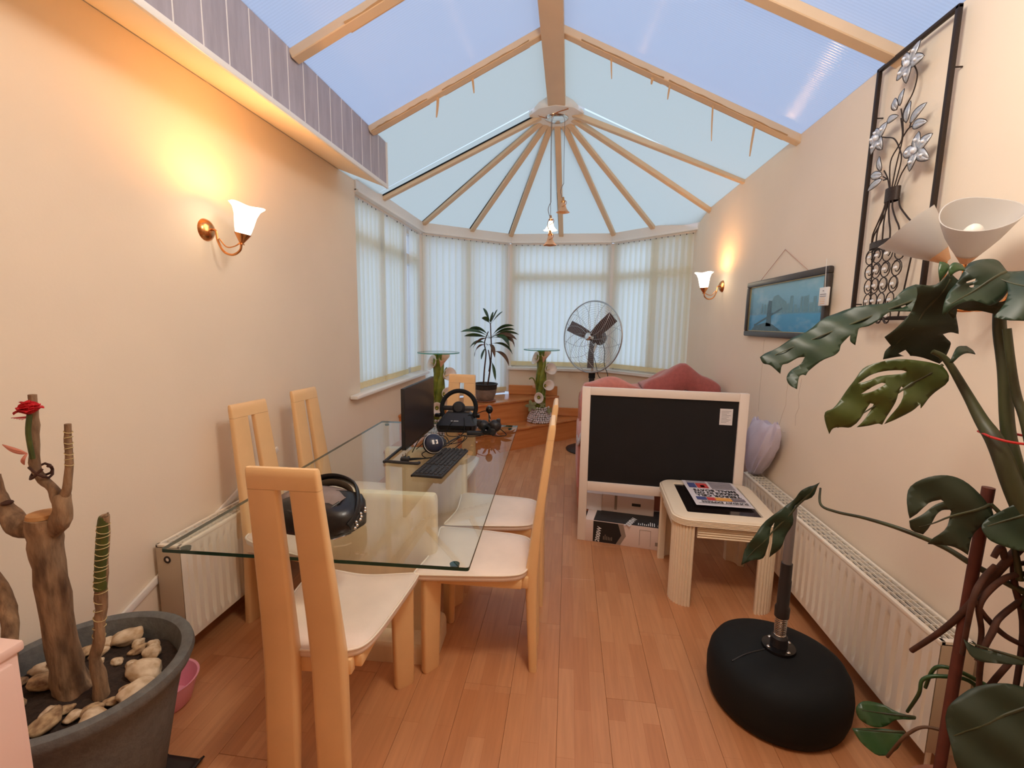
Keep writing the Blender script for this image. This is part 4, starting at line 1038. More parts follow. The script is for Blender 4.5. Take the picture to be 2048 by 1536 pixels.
# ------------------------------------------------------------ pedestal fan
fn = thing('pedestal_fan', 'large chrome pedestal fan in front of the bay windows', 'fan', (0.28, 5.40, 0))
part('base', 'black_plastic', fn, lambda bm: lathe(bm, [(0, 0.0), (0.27, 0.0), (0.275, 0.012), (0.25, 0.022), (0.06, 0.035), (0.035, 0.06), (0.0, 0.06)], 40))
part('pole', 'black_plastic', fn, lambda bm: [tube(bm, [(0, 0, 0.04), (0, 0, 0.90)], 0.032, 16)])
part('inner_pole', 'chrome', fn, lambda bm: [tube(bm, [(0, 0, 0.88), (0, 0, 1.16)], 0.016, 14)])
part('collar', 'dark_rubber', fn, lambda bm: [tube(bm, [(0, 0, 0.86), (0, 0, 0.92)], 0.038, 16)])
FM = T(-0.02, 0, 1.335) @ RZ(R(-40)) @ RX(R(86))       # local z = blowing direction
RF = 0.41
def guard(s, nr):
    def fnc(bm):
        def zz(r): return s*0.075*math.sqrt(max(0, 1-(r/RF)**2.6))+s*0.004
        for k in range(1, nr+1):
            r = 0.07+(RF-0.08)*k/nr
            tube(bm, [tuple(FM @ Vector((r*math.cos(2*PI*j/48), r*math.sin(2*PI*j/48), zz(r)))) for j in range(48)], 0.0012, 4, closed=True, caps=False)
        for k in range(12):
            a0 = 2*PI*k/12
            tube(bm, [tuple(FM @ Vector((r*math.cos(a0+s*0.9*(r/RF)), r*math.sin(a0+s*0.9*(r/RF)), zz(r)))) for r in (0.05, 0.12, 0.2, 0.28, 0.35, 0.39, RF)], 0.0022, 5)
    return fnc
part('front_guard', 'steel_wire', fn, guard(1, 15), 60)
part('rear_guard', 'steel_wire', fn, guard(-1, 13), 60)
part('rim', 'steel_wire', fn, lambda bm: [tube(bm, [tuple(FM @ Vector((RF*math.cos(2*PI*j/64), RF*math.sin(2*PI*j/64), 0))) for j in range(64)], 0.008, 8, closed=True, caps=False)], 60)
for k, a in enumerate((40, 160, 273)):
    def blade(bm):
        pts = []
        for i in range(7):
            r = 0.045+0.315*i/6; w = 0.050+0.016*min(1, i/3); tw = R(32-14*i/6)
            pts.append([(r, t*w*math.cos(tw), t*w*math.sin(tw)+e) for t, e in ((-1, 0), (1, 0), (1, 0.003), (-1, 0.003))])
        loft(bm, pts)
        M = FM @ RZ(R(a))
        for v in bm.verts: v.co = M @ v.co
    part('blade', 'fan_blade', fn, blade, 50)
part('hub', 'chrome', fn, lambda bm: lathe(bm, [(0, 0.095), (0.03, 0.09), (0.045, 0.075), (0.045, 0.02), (0, 0.02)], 28, FM))
part('motor', 'fan_blade', fn, lambda bm: lathe(bm, [(0, -0.05), (0.05, -0.055), (0.085, -0.08), (0.09, -0.16), (0.07, -0.20), (0.03, -0.215), (0, -0.215)], 28, FM))
part('neck', 'chrome', fn, lambda bm: [tube(bm, [tuple(FM @ Vector((0, 0, -0.12))), (0, 0, 1.16)], 0.02, 12)])
bm = new(); tube(bm, [(0.10, 0.10, 1.30), (0.14, 0.10, 1.18), (0.14, 0.05, 1.02), (0.18, 0.0, 0.90), (0.15, -0.02, 0.84), (0.08, -0.01, 0.88), (0.05, 0.0, 0.98), (0.02, 0.02, 1.10)], 0.004, 6, k=6); obj('power_cord', bm, 'dark_rubber', fn)

# ------------------------------------------------------------ boxing reflex stand
bx = thing('boxing_stand', 'black weighted boxing stand base with spring and bare pole', 'boxing stand', (0.868, 1.80, 0))
def bbase(bm):
    prof = [(0, 0.0), (0.225, 0.0), (0.246, 0.012), (0.256, 0.05), (0.258, 0.11), (0.250, 0.160), (0.232, 0.192), (0.20, 0.211), (0.12, 0.225), (0.0, 0.230)]
    rings = lathe(bm, prof, 56)
    for ring in rings:
        for v in ring:
            a = math.atan2(v.co.y, v.co.x); r = math.hypot(v.co.x, v.co.y)
            k = 1+0.015*math.cos(3*a); v.co.x *= k; v.co.y *= k
part('base', 'dark_rubber', bx, bbase, 60)
part('seam', 'black_plastic', bx, lambda bm: [tube(bm, [(-0.06, -0.02, 0.228), (-0.14, -0.05, 0.222), (-0.20, -0.075, 0.205)], 0.003, 6, k=4)])
part('plate', 'black_gloss', bx, lambda bm: lathe(bm, [(0, 0.225), (0.062, 0.228), (0.060, 0.238), (0.040, 0.240), (0.0, 0.242)], 32))
for k in range(4):
    a = R(20+90*k); part('bolt', 'chrome', bx, lambda bm: [ball(bm, (0.048*math.cos(a), 0.048*math.sin(a), 0.240), 0.008, 2, (1, 1, 0.6))], 60)
part('socket', 'black_plastic', bx, lambda bm: lathe(bm, [(0, 0.24), (0.032, 0.24), (0.030, 0.275), (0.022, 0.285), (0, 0.285)], 24))
bm = new(); tube(bm, [(0.019*math.cos(R(a)), 0.019*math.sin(R(a)), 0.28+0.085*a/(360*11)) for a in range(0, 360*11, 24)], 0.0036, 6); obj('spring', bm, 'chrome', bx, 60)
part('sleeve', 'black_plastic', bx, lambda bm: lathe(bm, [(0, 0.362), (0.026, 0.362), (0.027, 0.40), (0.022, 0.41), (0.0225, 0.515), (0.0205, 0.52), (0.0205, 0.585), (0, 0.585)], 24))
part('pole', 'pole_grey', bx, lambda bm: lathe(bm, [(0.0, 0.58), (0.0165, 0.58), (0.0165, 0.812), (0.013, 0.812), (0.013, 0.75), (0, 0.75)], 20))

# ------------------------------------------------------------ picture, art
pc = thing('framed_picture', 'black framed blue harbour city picture hung on the right wall by a cord', 'picture', (XR, 3.12, 1.612), 0)
def molding(bm):
    pass
PW, PH = 0.545, 0.193
for (a0, a1, b0, b1) in ((-PW, PW, PH-0.038, PH), (-PW, PW, -PH, -PH+0.038), (-PW, -PW+0.038, -PH+0.036, PH-0.036), (PW-0.038, PW, -PH+0.036, PH-0.036)):
    part('frame', 'picture_frame', pc, lambda bm: box(bm, -0.032, -0.004, a0, a1, b0, b1, None, 0.008, 2))
for (a0, a1, b0, b1) in ((-PW+0.036, PW-0.036, PH-0.042, PH-0.037), (-PW+0.036, PW-0.036, -PH+0.037, -PH+0.042), (-PW+0.036, -PW+0.041, -PH+0.04, PH-0.04), (PW-0.041, PW-0.036, -PH+0.04, PH-0.04)):
    part('gilt_slip', 'gilt', pc, lambda bm: box(bm, -0.020, -0.006, a0, a1, b0, b1))
def picture_mat():
    m = bpy.data.materials.new('harbour_print'); m.use_nodes = True; nt = m.node_tree; b = nt.nodes['Principled BSDF']
    tc = nt.nodes.new('ShaderNodeTexCoord'); sep = nt.nodes.new('ShaderNodeSeparateXYZ'); nt.links.new(tc.outputs['Object'], sep.inputs[0])
    n = nt.nodes.new('ShaderNodeTexNoise'); n.inputs['Scale'].default_value = 9; n.inputs['Detail'].default_value = 6; nt.links.new(tc.outputs['Object'], n.inputs['Vector'])
    ma = nt.nodes.new('ShaderNodeMath'); ma.operation = 'MULTIPLY_ADD'; ma.inputs[1].default_value = 0.02; nt.links.new(n.outputs['Fac'], ma.inputs[0]); nt.links.new(sep.outputs['Z'], ma.inputs[2])
    mr = nt.nodes.new('ShaderNodeMapRange'); mr.inputs[1].default_value = -0.16; mr.inputs[2].default_value = 0.18; nt.links.new(ma.outputs[0], mr.inputs[0])
    cr = nt.nodes.new('ShaderNodeValToRGB'); e = cr.color_ramp.elements
    e[0].position = 0.0; e[0].color = rgb(46, 130, 176); e[1].position = 1.0; e[1].color = rgb(126, 182, 204)
    for p, c_ in ((0.36, rgb(60, 148, 192)), (0.38, rgb(86, 140, 164)), (0.55, rgb(104, 160, 184)), (0.75, rgb(118, 176, 200))):
        k = e.new(p); k.color = c_
    nt.links.new(mr.outputs[0], cr.inputs[0])
    n2 = nt.nodes.new('ShaderNodeTexNoise'); n2.inputs['Scale'].default_value = 5; n2.inputs['Detail'].default_value = 8
    mpn = nt.nodes.new('ShaderNodeMapping'); mpn.inputs['Scale'].default_value = (1, 1, 2.5); nt.links.new(tc.outputs['Object'], mpn.inputs[0]); nt.links.new(mpn.outputs[0], n2.inputs['Vector'])
    mx = nt.nodes.new('ShaderNodeMixRGB'); mx.blend_type = 'SCREEN'; 
    rr = nt.nodes.new('ShaderNodeMapRange'); rr.inputs[1].default_value = 0.52; rr.inputs[2].default_value = 0.8; rr.inputs[4].default_value = 0.5; nt.links.new(n2.outputs['Fac'], rr.inputs[0]); nt.links.new(rr.outputs[0], mx.inputs[0])
    nt.links.new(cr.outputs[0], mx.inputs[1]); mx.inputs[2].default_value = rgb(170, 190, 190)
    nt.links.new(mx.outputs[0], b.inputs['Base Color']); b.inputs['Roughness'].default_value = 0.25
    MATS['harbour_print'] = m
picture_mat()
prn = part('print', 'harbour_print', pc, lambda bm: box(bm, -0.012, -0.008, -PW+0.03, PW-0.03, -PH+0.03, PH-0.03))
mat('print_dark', rgb(62, 96, 108), 0.4, var=0.25, vscale=40); mat('print_mid', rgb(100, 146, 160), 0.4, var=0.1, vscale=30)
# local y is +away; leftmost in view is +y
def flat(bm, poly, x=-0.0122):
    bm.faces.new([bm.verts.new((x, a, b)) for a, b in poly])
rn = random.Random(11)
def sky(bm):
    y = 0.30
    while y > -0.46:
        w = rn.uniform(0.015, 0.04); h = rn.uniform(0.02, 0.10)
        flat(bm, [(y, -0.035), (y-w, -0.035), (y-w, -0.035+h), (y, -0.035+h)], -0.0124); y -= w+rn.uniform(0.0, 0.02)
part('skyline', 'print_mid', prn, sky, 0)
part('island', 'print_dark', prn, lambda bm: flat(bm, [(0.46, -0.155), (0.40, -0.12), (0.30, -0.105), (0.20, -0.095), (0.10, -0.11), (0.0, -0.14), (-0.08, -0.158)], -0.0128), 0)
part('tower', 'print_dark', prn, lambda bm: (flat(bm, [(0.21, -0.12), (0.13, -0.12), (0.14, 0.045), (0.19, 0.05)], -0.0128), flat(bm, [(0.40, -0.12), (0.41, -0.11), (-0.02, 0.0), (-0.02, -0.012)], -0.0129)), 0)
part('mountain', 'print_mid', prn, lambda bm: flat(bm, [(0.16, -0.03), (0.12, 0.075), (0.05, 0.08), (-0.06, 0.03), (-0.12, -0.03)], -0.0123), 0)
bm = new(); tube(bm, [(-0.014, 0.36, PH-0.005), (-0.004, 0.035, 0.358)], 0.0016, 5); tube(bm, [(-0.004, 0.035, 0.358), (-0.014, -0.30, PH+0.002)], 0.0016, 5); obj('hanging_cord', bm, 'cord_tan', pc)
ball_bm = new(); ball(ball_bm, (-0.004, 0.035, 0.358), 0.004, 1); obj('nail', ball_bm, 'chrome', pc)
tg = thing('hanging_tag', 'small white plastic gadget hanging at the right edge of the framed picture', 'tag', (1.285, 2.565, 1.61))
part('body', 'white_plastic', tg, lambda bm: box(bm, -0.006, 0.006, -0.040, 0.040, -0.008, 0.085, None, 0.003))
part('window', 'ink_grey', tg, lambda bm: (box(bm, -0.0066, -0.006, -0.028, 0.028, 0.038, 0.041), box(bm, -0.0066, -0.006, -0.028, 0.028, 0.048, 0.051), box(bm, -0.0066, -0.006, -0.006, 0.006, 0.065, 0.069)))
part('print', 'ink_orange', tg, lambda bm: [box(bm, -0.0065, -0.006, -0.022, 0.022, 0.030-i*0.009, 0.032-i*0.009) for i in range(4)])
bm = new(); tube(bm, [(0.0, 0.0, 0.085), (0.005, 0.02, 0.20), (0.01, 0.03, 0.23)], 0.0012, 5); obj('hanging_thread', bm, 'white_plastic', tg)

ar = thing('wall_art', 'tall iron wall art with silver flowers in a wire vase', 'wall art', (XR-0.035, 2.12, 1.50))
AY0, AY1, AZ0 = 0.206, -0.206, 0.035     # far side, near side
for yy in (AY0, AY1): part('frame_bar', 'iron', ar, lambda bm: box(bm, -0.008, 0.008, yy-0.008, yy+0.008, AZ0, 1.098, None, 0.003))
for zz in (1.092, AZ0): part('frame_bar', 'iron', ar, lambda bm: box(bm, -0.008, 0.008, AY1-0.008, AY0+0.008, zz-0.008, zz+0.008, None, 0.003))
for (yy, zz) in ((AY0, 0.9), (AY1, 0.9), (AY0, 0.1), (AY1, 0.1)): part('standoff', 'iron', ar, lambda bm: [tube(bm, [(0.004, yy, zz), (0.034, yy, zz)], 0.003, 8)])
part('neck_band', 'iron', ar, lambda bm: lathe(bm, [(0.034, 0.505), (0.037, 0.505), (0.037, 0.558), (0.034, 0.558)], 20, T(-0.01, 0.010, 0) @ Matrix.Diagonal((0.5, 1, 1, 1))))
part('shoulder_band', 'iron', ar, lambda bm: lathe(bm, [(0.124, 0.326), (0.127, 0.326), (0.127, 0.352), (0.124, 0.352)], 28, T(-0.005, -0.013, 0) @ Matrix.Diagonal((0.30, 1, 1, 1))))
for i in range(7):
    t = -1+2*i/6; xo = -0.005-0.036*math.sqrt(max(0, 1-t*t))
    bm = new(); tube(bm, [(xo*0.6, 0.010+t*0.032, 0.51), (xo*0.7, 0.008+t*0.042, 0.475), (xo*0.9, -0.002+t*0.082, 0.425), (xo, -0.010+t*0.118, 0.385), (xo, -0.013+t*0.125, 0.345)], 0.0032, 6, k=5); obj('vase_wire', bm, 'iron', ar)
def vhalf(z): return 0.085+(0.125-0.085)*(z-AZ0)/(0.33-AZ0)
for t in (-1, 1):
    bm = new(); tube(bm, [(-0.005, -0.018+t*vhalf(z), z) for z in (0.34, 0.25, 0.15, AZ0)], 0.0032, 6, k=4); obj('vase_wire', bm, 'iron', ar)
bm = new(); bmc = new()
for r_ in range(5):
    zc = 0.292-r_*0.062; hwid = vhalf(zc)
    for i in range(4):
        yc = -0.018-hwid*0.75+2*hwid*0.75*i/3; xo = -0.005-0.033*math.sqrt(max(0.0, 1-((yc+0.018)/0.135)**2)); rr = hwid/4*1.02
        tube(bm, [(xo, yc+rr*f*math.cos(R(a)+r_), zc+0.031*f*math.sin(R(a)+r_)) for a, f in [(30*k_, 1.0-(0.62*max(0, k_-11)/9)) for k_ in range(21)]], 0.0022, 5)
        ball(bmc, (xo-0.004, yc, zc), 0.0085, 1)
obj('scroll_wires', bm, 'iron', ar, 60)
obj('crystal_beads', bmc, 'crystal', ar, 0, kind='stuff')
def petal(bm, c, ang, L, W, tilt=0.0, x0=-0.01):
    """leaf blade in the wall plane, ang measured in the view (0 = right, 90 = up)"""
    d = Vector((0, -math.cos(R(ang)), math.sin(R(ang)))); s = Vector((0, math.sin(R(ang)), math.cos(R(ang))))
    top = []; bot = []
    for i in range(9):
        t = i/8; w = W*math.sin(PI*t**0.8)**0.7 if 0 < t < 1 else 0.0015
        cx_ = Vector(c)+d*(L*t)
        for sgn, lst in ((1, top), (-1, bot)):
            lst.append(cx_ + s*(w*sgn) + Vector((x0-0.006*math.sin(PI*t), 0, 0)))
    mid = [Vector(c)+d*(L*i/8)+Vector((x0-0.010*math.sin(PI*i/8), 0, 0)) for i in range(9)]
    for a, b in ((top, mid), (mid, bot)):
        va = [bm.verts.new(p) for p in a]; vb = [bm.verts.new(p) for p in b]
        for i in range(8): bm.faces.new((va[i], va[i+1], vb[i+1], vb[i]))
def apart(name, m, b, t, W):
    dy, dz = t[0]-b[0], t[1]-b[1]; L = math.hypot(dy, dz); ang = math.degrees(math.atan2(dz, -dy))
    o_ = part(name, m, ar, lambda bm: petal(bm, (-0.012, b[0], b[1]), ang, L, W), 60)
    md = o_.modifiers.new('thick', 'SOLIDIFY'); md.thickness = 0.0015
    bm = new(); out = []
    d = Vector((0, dy/L, dz/L)); s = Vector((0, -d.z, d.y))
    for i in list(range(0, 9)):
        u = i/8; w = W*math.sin(PI*u**0.8)**0.7 if 0 < u < 1 else 0.0; out.append(Vector((-0.022-0.006*math.sin(PI*u), b[0], b[1]))+d*(L*u)+s*w)
    for i in range(7, 0, -1):
        u = i/8; w = W*math.sin(PI*u**0.8)**0.7; out.append(Vector((-0.022-0.006*math.sin(PI*u), b[0], b[1]))+d*(L*u)-s*w)
    tube(bm, [tuple(q) for q in out], 0.0014, 4, closed=True, caps=False); obj('wire_edge', bm, 'iron', o_, 60)
    return o_
for s_ in ([(0.017, 0.545), (0.005, 0.642), (-0.014, 0.742), (-0.002, 0.81), (-0.005, 0.85), (-0.043, 0.895), (-0.054, 0.95), (-0.03, 0.996)], [(-0.008, 0.545), (-0.035, 0.602), (-0.087, 0.647), (-0.119, 0.657)], [(0.005, 0.545), (-0.021, 0.648), (-0.007, 0.696), (0.036, 0.754), (0.092, 0.78), (0.117, 0.791)], [(-0.014, 0.742), (-0.046, 0.765), (-0.085, 0.757)], [(-0.046, 0.765), (-0.055, 0.79)], [(-0.002, 0.81), (0.017, 0.86)], [(0.024, 0.545), (0.048, 0.604), (0.078, 0.645)], [(0.047, 0.601), (0.080, 0.622)], [(0.050, 0.604), (0.075, 0.606)], [(0.022, 0.545), (0.043, 0.669), (-0.01, 0.737), (0.011, 0.822)]):
    bm = new(); tube(bm, [(-0.012, a, b) for a, b in s_], 0.0026, 6, k=6 if len(s_) > 2 else 0); obj('stem', bm, 'iron', ar)
for (c_, tips) in (((-0.020, 1.008), ((-0.066, 1.068), (0.022, 1.060), (-0.096, 0.996), (0.050, 0.980), (-0.012, 0.940))), ((-0.119, 0.657), ((-0.117, 0.725), (-0.190, 0.690), (-0.190, 0.602), (-0.092, 0.590), (-0.043, 0.670))), ((0.121, 0.790), ((0.150, 0.835), (0.185, 0.800), (0.165, 0.738), (0.089, 0.732), (0.075, 0.835)))):
    for t_ in tips: apart('petal', 'silver_petal', c_, t_, 0.022)
    part('flower_bead', 'crystal', ar, lambda bm: [ball(bm, (-0.034, c_[0], c_[1]), 0.012, 2)], 60)
    for t_ in tips: part('petal_gem', 'crystal', ar, lambda bm: [ball(bm, (-0.032, c_[0]*0.45+t_[0]*0.55, c_[1]*0.45+t_[1]*0.55), 0.008, 1)], 60)
for (b_, t_, W_) in (((0.010, 0.868), (-0.006, 0.925), 0.014), ((0.025, 0.860), (0.046, 0.912), 0.018), ((0.079, 0.838), (0.011, 0.832), 0.014), ((-0.040, 0.785), (-0.052, 0.86), 0.018), ((-0.060, 0.778), (-0.140, 0.815), 0.018), ((-0.078, 0.760), (-0.155, 0.745), 0.017), ((0.081, 0.645), (0.103, 0.710), 0.014), ((0.070, 0.625), (0.148, 0.645), 0.017), ((0.068, 0.608), (0.158, 0.586), 0.015)):
    apart('metal_leaf', 'silver_petal', b_, t_, W_)

# ------------------------------------------------------------ monstera (outline: along the midrib, across it, metres)
LEAVES = [
    ('monstera_leaf',(0.973,1.406,1.589),(-0.9213,-0.0039,-0.3887),(0.2961,-0.6549,-0.6953),0.453,[(0.006,-0.046),(0.049,-0.037),(0.09,-0.023),(0.135,-0.029),(0.192,-0.053),(0.244,-0.05),(0.31,-0.033),(0.378,-0.023),(0.428,-0.017),(0.455,-0.009),(0.456,0.012),(0.444,0.025),(0.437,0.044),(0.432,0.06),(0.416,0.039),(0.4,0.038),(0.37,0.033),(0.354,0.04),(0.369,0.051),(0.4,0.06),(0.423,0.076),(0.428,0.099),(0.42,0.121),(0.396,0.089),(0.383,0.084),(0.377,0.089),(0.362,0.078),(0.33,0.07),(0.292,0.068),(0.27,0.058),(0.259,0.045),(0.231,0.034),(0.238,0.048),(0.233,0.063),(0.216,0.04),(0.197,0.021),(0.173,0.023),(0.145,0.02),(0.109,0.01),(0.077,0.021),(0.056,0.036),(0.012,0.009),(0.003,-0.027)],[[(0.078,-0.005),(0.065,-0.003),(0.064,0.006),(0.075,0.006)],[(0.043,0.008),(0.031,0.003),(0.042,0.016)]],0.06,0.05),
    ('monstera_under',(0.92,1.272,1.617),(-0.3202,0.2881,-0.9025),(0.9352,-0.0557,-0.3496),0.233,[(0.035,-0.06),(0.021,-0.024),(-0.015,-0.01),(0.004,0.024),(0.042,0.048),(0.077,0.071),(0.109,0.102),(0.112,0.083),(0.122,0.072),(0.13,0.093),(0.138,0.109),(0.172,0.116),(0.193,0.116),(0.194,0.079),(0.199,0.051),(0.212,0.023),(0.233,-0.004),(0.213,-0.011),(0.193,-0.008),(0.178,-0.036),(0.136,-0.032),(0.099,-0.026),(0.065,-0.039)],[[(0.205,0.018),(0.19,0.027),(0.2,0.047),(0.206,0.035)]],0.06,0.05),
    ('monstera_olive',(0.939,1.285,1.407),(-0.7526,0.0879,-0.6526),(0.6271,-0.2067,-0.751),0.299,[(0.273,-0.051),(0.289,-0.026),(0.301,0.004),(0.283,-0.004),(0.266,0.004),(0.251,0.014),(0.207,0.001),(0.178,-0.012),(0.173,-0.006),(0.186,0.003),(0.217,0.014),(0.241,0.021),(0.219,0.032),(0.198,0.041),(0.192,0.049),(0.158,0.031),(0.114,-0.002),(0.1,-0.009),(0.1,-0.001),(0.118,0.015),(0.151,0.036),(0.186,0.051),(0.16,0.056),(0.122,0.055),(0.096,0.049),(0.103,0.06),(0.077,0.052),(0.052,0.046),(0.018,0.036),(0.004,0.005),(0.012,-0.013),(0.034,-0.04),(0.064,-0.07),(0.096,-0.086),(0.134,-0.094),(0.173,-0.081),(0.217,-0.06),(0.254,-0.05)],[[(0.169,-0.071),(0.135,-0.071),(0.104,-0.061),(0.075,-0.042),(0.069,-0.032),(0.081,-0.035),(0.119,-0.056),(0.147,-0.063)],[(0.18,-0.044),(0.154,-0.046),(0.129,-0.042),(0.123,-0.035),(0.135,-0.035),(0.161,-0.037)]],0.06,0.05),
    ('monstera_leaf',(0.924,1.242,1.415),(0.8536,0.0054,0.5209),(-0.4237,0.589,0.6882),0.065,[(-0.001,0.002),(0.026,0.02),(0.049,0.029),(0.068,0.024),(0.07,0.008),(0.064,-0.004),(0.055,0.002),(0.043,0.005),(0.024,0.003),(0.003,-0.003)],[],0.03,0.02),
    ('monstera_leaf',(0.995,1.219,1.629),(-0.8543,-0.132,-0.5027),(0.479,-0.5755,-0.6629),0.14,[(0.078,-0.038),(0.049,-0.054),(0.028,-0.06),(0.005,-0.056),(-0.013,-0.041),(-0.016,-0.027),(-0.007,-0.002),(0.002,0.016),(0.022,0.031),(0.052,0.047),(0.078,0.047),(0.087,0.035),(0.094,0.021),(0.107,0.013),(0.13,0.009),(0.151,0.013),(0.153,0.008),(0.137,-0.01),(0.108,-0.028)],[[(0.07,-0.026),(0.056,-0.02),(0.06,-0.016),(0.072,-0.023)],[(0.073,-0.015),(0.065,-0.011),(0.069,-0.007),(0.073,-0.01)]],0.06,0.05),
    ('monstera_under',(1.045,1.23,1.556),(-0.9835,0.1526,-0.0975),(0.1503,0.3875,-0.9095),0.129,[(0.14,-0.006),(0.129,-0.015),(0.105,-0.024),(0.07,-0.016),(0.049,-0.012),(0.027,-0.019),(0.006,-0.023),(-0.004,-0.004),(-0.0,0.011),(0.022,0.017),(0.04,0.019),(0.067,0.012),(0.092,0.01),(0.117,0.002),(0.116,0.019),(0.119,0.027),(0.129,0.014)],[],0.03,0.02),
    ('monstera_leaf',(1.013,1.128,1.562),(-0.4634,0.6124,0.6405),(-0.828,-0.0417,-0.5592),0.108,[(0.124,-0.015),(0.111,-0.026),(0.08,-0.051),(0.04,-0.066),(-0.04,0.019),(-0.024,0.056),(0.004,0.083),(0.029,0.088),(0.045,0.047),(0.079,0.005),(0.102,-0.009)],[],0.06,0.05),
    ('green_leaf',(0.888,1.241,1.648),(-0.3928,-0.0728,-0.9167),(0.866,-0.3647,-0.3421),0.045,[(-0.004,-0.017),(-0.005,-0.007),(-0.0,0.003),(0.012,0.005),(0.043,0.003),(0.029,-0.007),(0.016,-0.013)],[],0.015,0.01),
    ('green_leaf',(0.904,1.219,1.64),(-0.7324,-0.0632,-0.6779),(0.6489,-0.3665,-0.6668),0.034,[(0.02,-0.017),(0.009,-0.021),(-0.001,-0.018),(-0.006,-0.007),(-0.002,0.004),(0.006,0.009),(0.011,0.002),(0.021,-0.001),(0.031,-0.001),(0.028,-0.01)],[],0.02,0.02),
    ('monstera_under',(0.999,1.171,1.088),(-0.8724,0.0822,-0.4818),(0.4452,-0.2732,-0.8527),0.164,[(0.141,-0.067),(0.117,-0.091),(0.078,-0.101),(0.042,-0.091),(0.018,-0.068),(0.007,-0.032),(0.004,-0.003),(0.008,0.02),(0.034,0.035),(0.067,0.059),(0.094,0.09),(0.101,0.077),(0.115,0.061),(0.151,0.046),(0.136,0.033),(0.098,0.016),(0.075,-0.009),(0.075,-0.015),(0.09,-0.019),(0.113,-0.01),(0.151,0.02),(0.166,0.004),(0.162,-0.019),(0.127,-0.027),(0.095,-0.035),(0.077,-0.037),(0.08,-0.043),(0.105,-0.043),(0.159,-0.024),(0.154,-0.042)],[],0.03,0.03),
    ('monstera_leaf',(1.058,1.121,1.1),(-0.8824,0.0647,-0.4661),(0.3644,-0.5329,-0.7637),0.111,[(0.112,-0.003),(0.094,-0.013),(0.062,-0.021),(0.011,-0.029),(-0.03,-0.022),(0.028,0.069),(0.074,0.067),(0.096,0.051),(0.115,0.03),(0.117,0.012)],[],0.03,0.03),
    ('monstera_leaf',(0.805,1.541,0.983),(-0.6259,-0.1046,-0.7729),(0.7652,-0.2741,-0.5826),0.343,[(-0.023,0.002),(-0.005,0.004),(0.033,0.011),(0.07,-0.002),(0.101,-0.002),(0.138,0.025),(0.182,0.036),(0.224,0.048),(0.268,0.047),(0.226,0.019),(0.17,-0.015),(0.194,-0.009),(0.251,0.022),(0.283,0.035),(0.314,0.013),(0.348,0.001),(0.302,-0.02),(0.231,-0.033),(0.16,-0.035),(0.106,-0.025),(0.073,-0.019),(0.04,-0.025),(0.012,-0.016),(-0.003,-0.006)],[],0.04,0.03),
    ('green_leaf',(1.045,1.349,0.364),(-0.9794,0.169,-0.1109),(-0.0403,-0.7008,-0.7123),0.144,[(0.144,-0.008),(0.12,-0.025),(0.076,-0.024),(0.04,-0.006),(-0.004,-0.002),(0.002,0.006),(0.051,0.013),(0.076,0.03),(0.11,0.039),(0.138,0.028),(0.147,0.013)],[],0.02,0.02),
    ('green_leaf',(1.006,1.327,0.33),(-0.9798,0.1196,-0.1603),(0.0282,-0.7108,-0.7028),0.129,[(0.132,-0.002),(0.06,-0.006),(-0.002,-0.001),(0.012,0.018),(0.043,0.048),(0.083,0.059),(0.109,0.043),(0.123,0.025)],[],0.02,0.02),
    ('monstera_under',(1.073,1.067,0.677),(-0.8556,-0.0838,-0.5108),(0.4536,-0.5968,-0.6619),0.212,[(0.171,-0.047),(0.122,-0.059),(0.071,-0.059),(0.033,-0.047),(0.005,-0.026),(-0.031,0.009),(0.1,0.133),(0.222,0.095),(0.235,0.054),(0.209,0.001)],[],0.03,0.03),
    ('monstera_under',(1.073,1.101,0.743),(-0.9344,0.3315,0.1306),(-0.2975,-0.5241,-0.798),0.113,[(0.115,-0.003),(0.094,0.005),(0.068,0.003),(0.02,-0.003),(-0.015,-0.014),(-0.011,0.001),(0.021,0.015),(0.064,0.029),(0.086,0.034),(0.105,0.026)],[],0.02,0.02)]
ms = thing('monstera_plant', 'large monstera with split leaves in a pot at the right front corner', 'plant', (1.09, 1.15, 0))
MS0 = Vector((1.09, 1.15, 0))
def soften(loop):
    P = [Vector(p) for p in loop]; n = len(P); out = []
    def tan(i):
        a = P[i]-P[i-1]; b = P[(i+1) % n]-P[i]
        if a.length < 1e-6 or b.length < 1e-6 or a.angle(b) > R(62): return None
        return (P[(i+1) % n]-P[i-1])*0.5
    for i in range(n):
        a, b = P[i], P[(i+1) % n]; d = b-a; ta = tan(i); tb = tan((i+1) % n)
        ta = d if ta is None else ta*(d.length/max(1e-6, ta.length)); tb = d if tb is None else tb*(d.length/max(1e-6, tb.length))
        for k in range(3):
            t = k/3; h1 = 2*t**3-3*t*t+1; h2 = t**3-2*t*t+t; h3 = -2*t**3+3*t*t; h4 = t**3-t*t
            out.append(tuple(a*h1+ta*h2+b*h3+tb*h4))
    return out
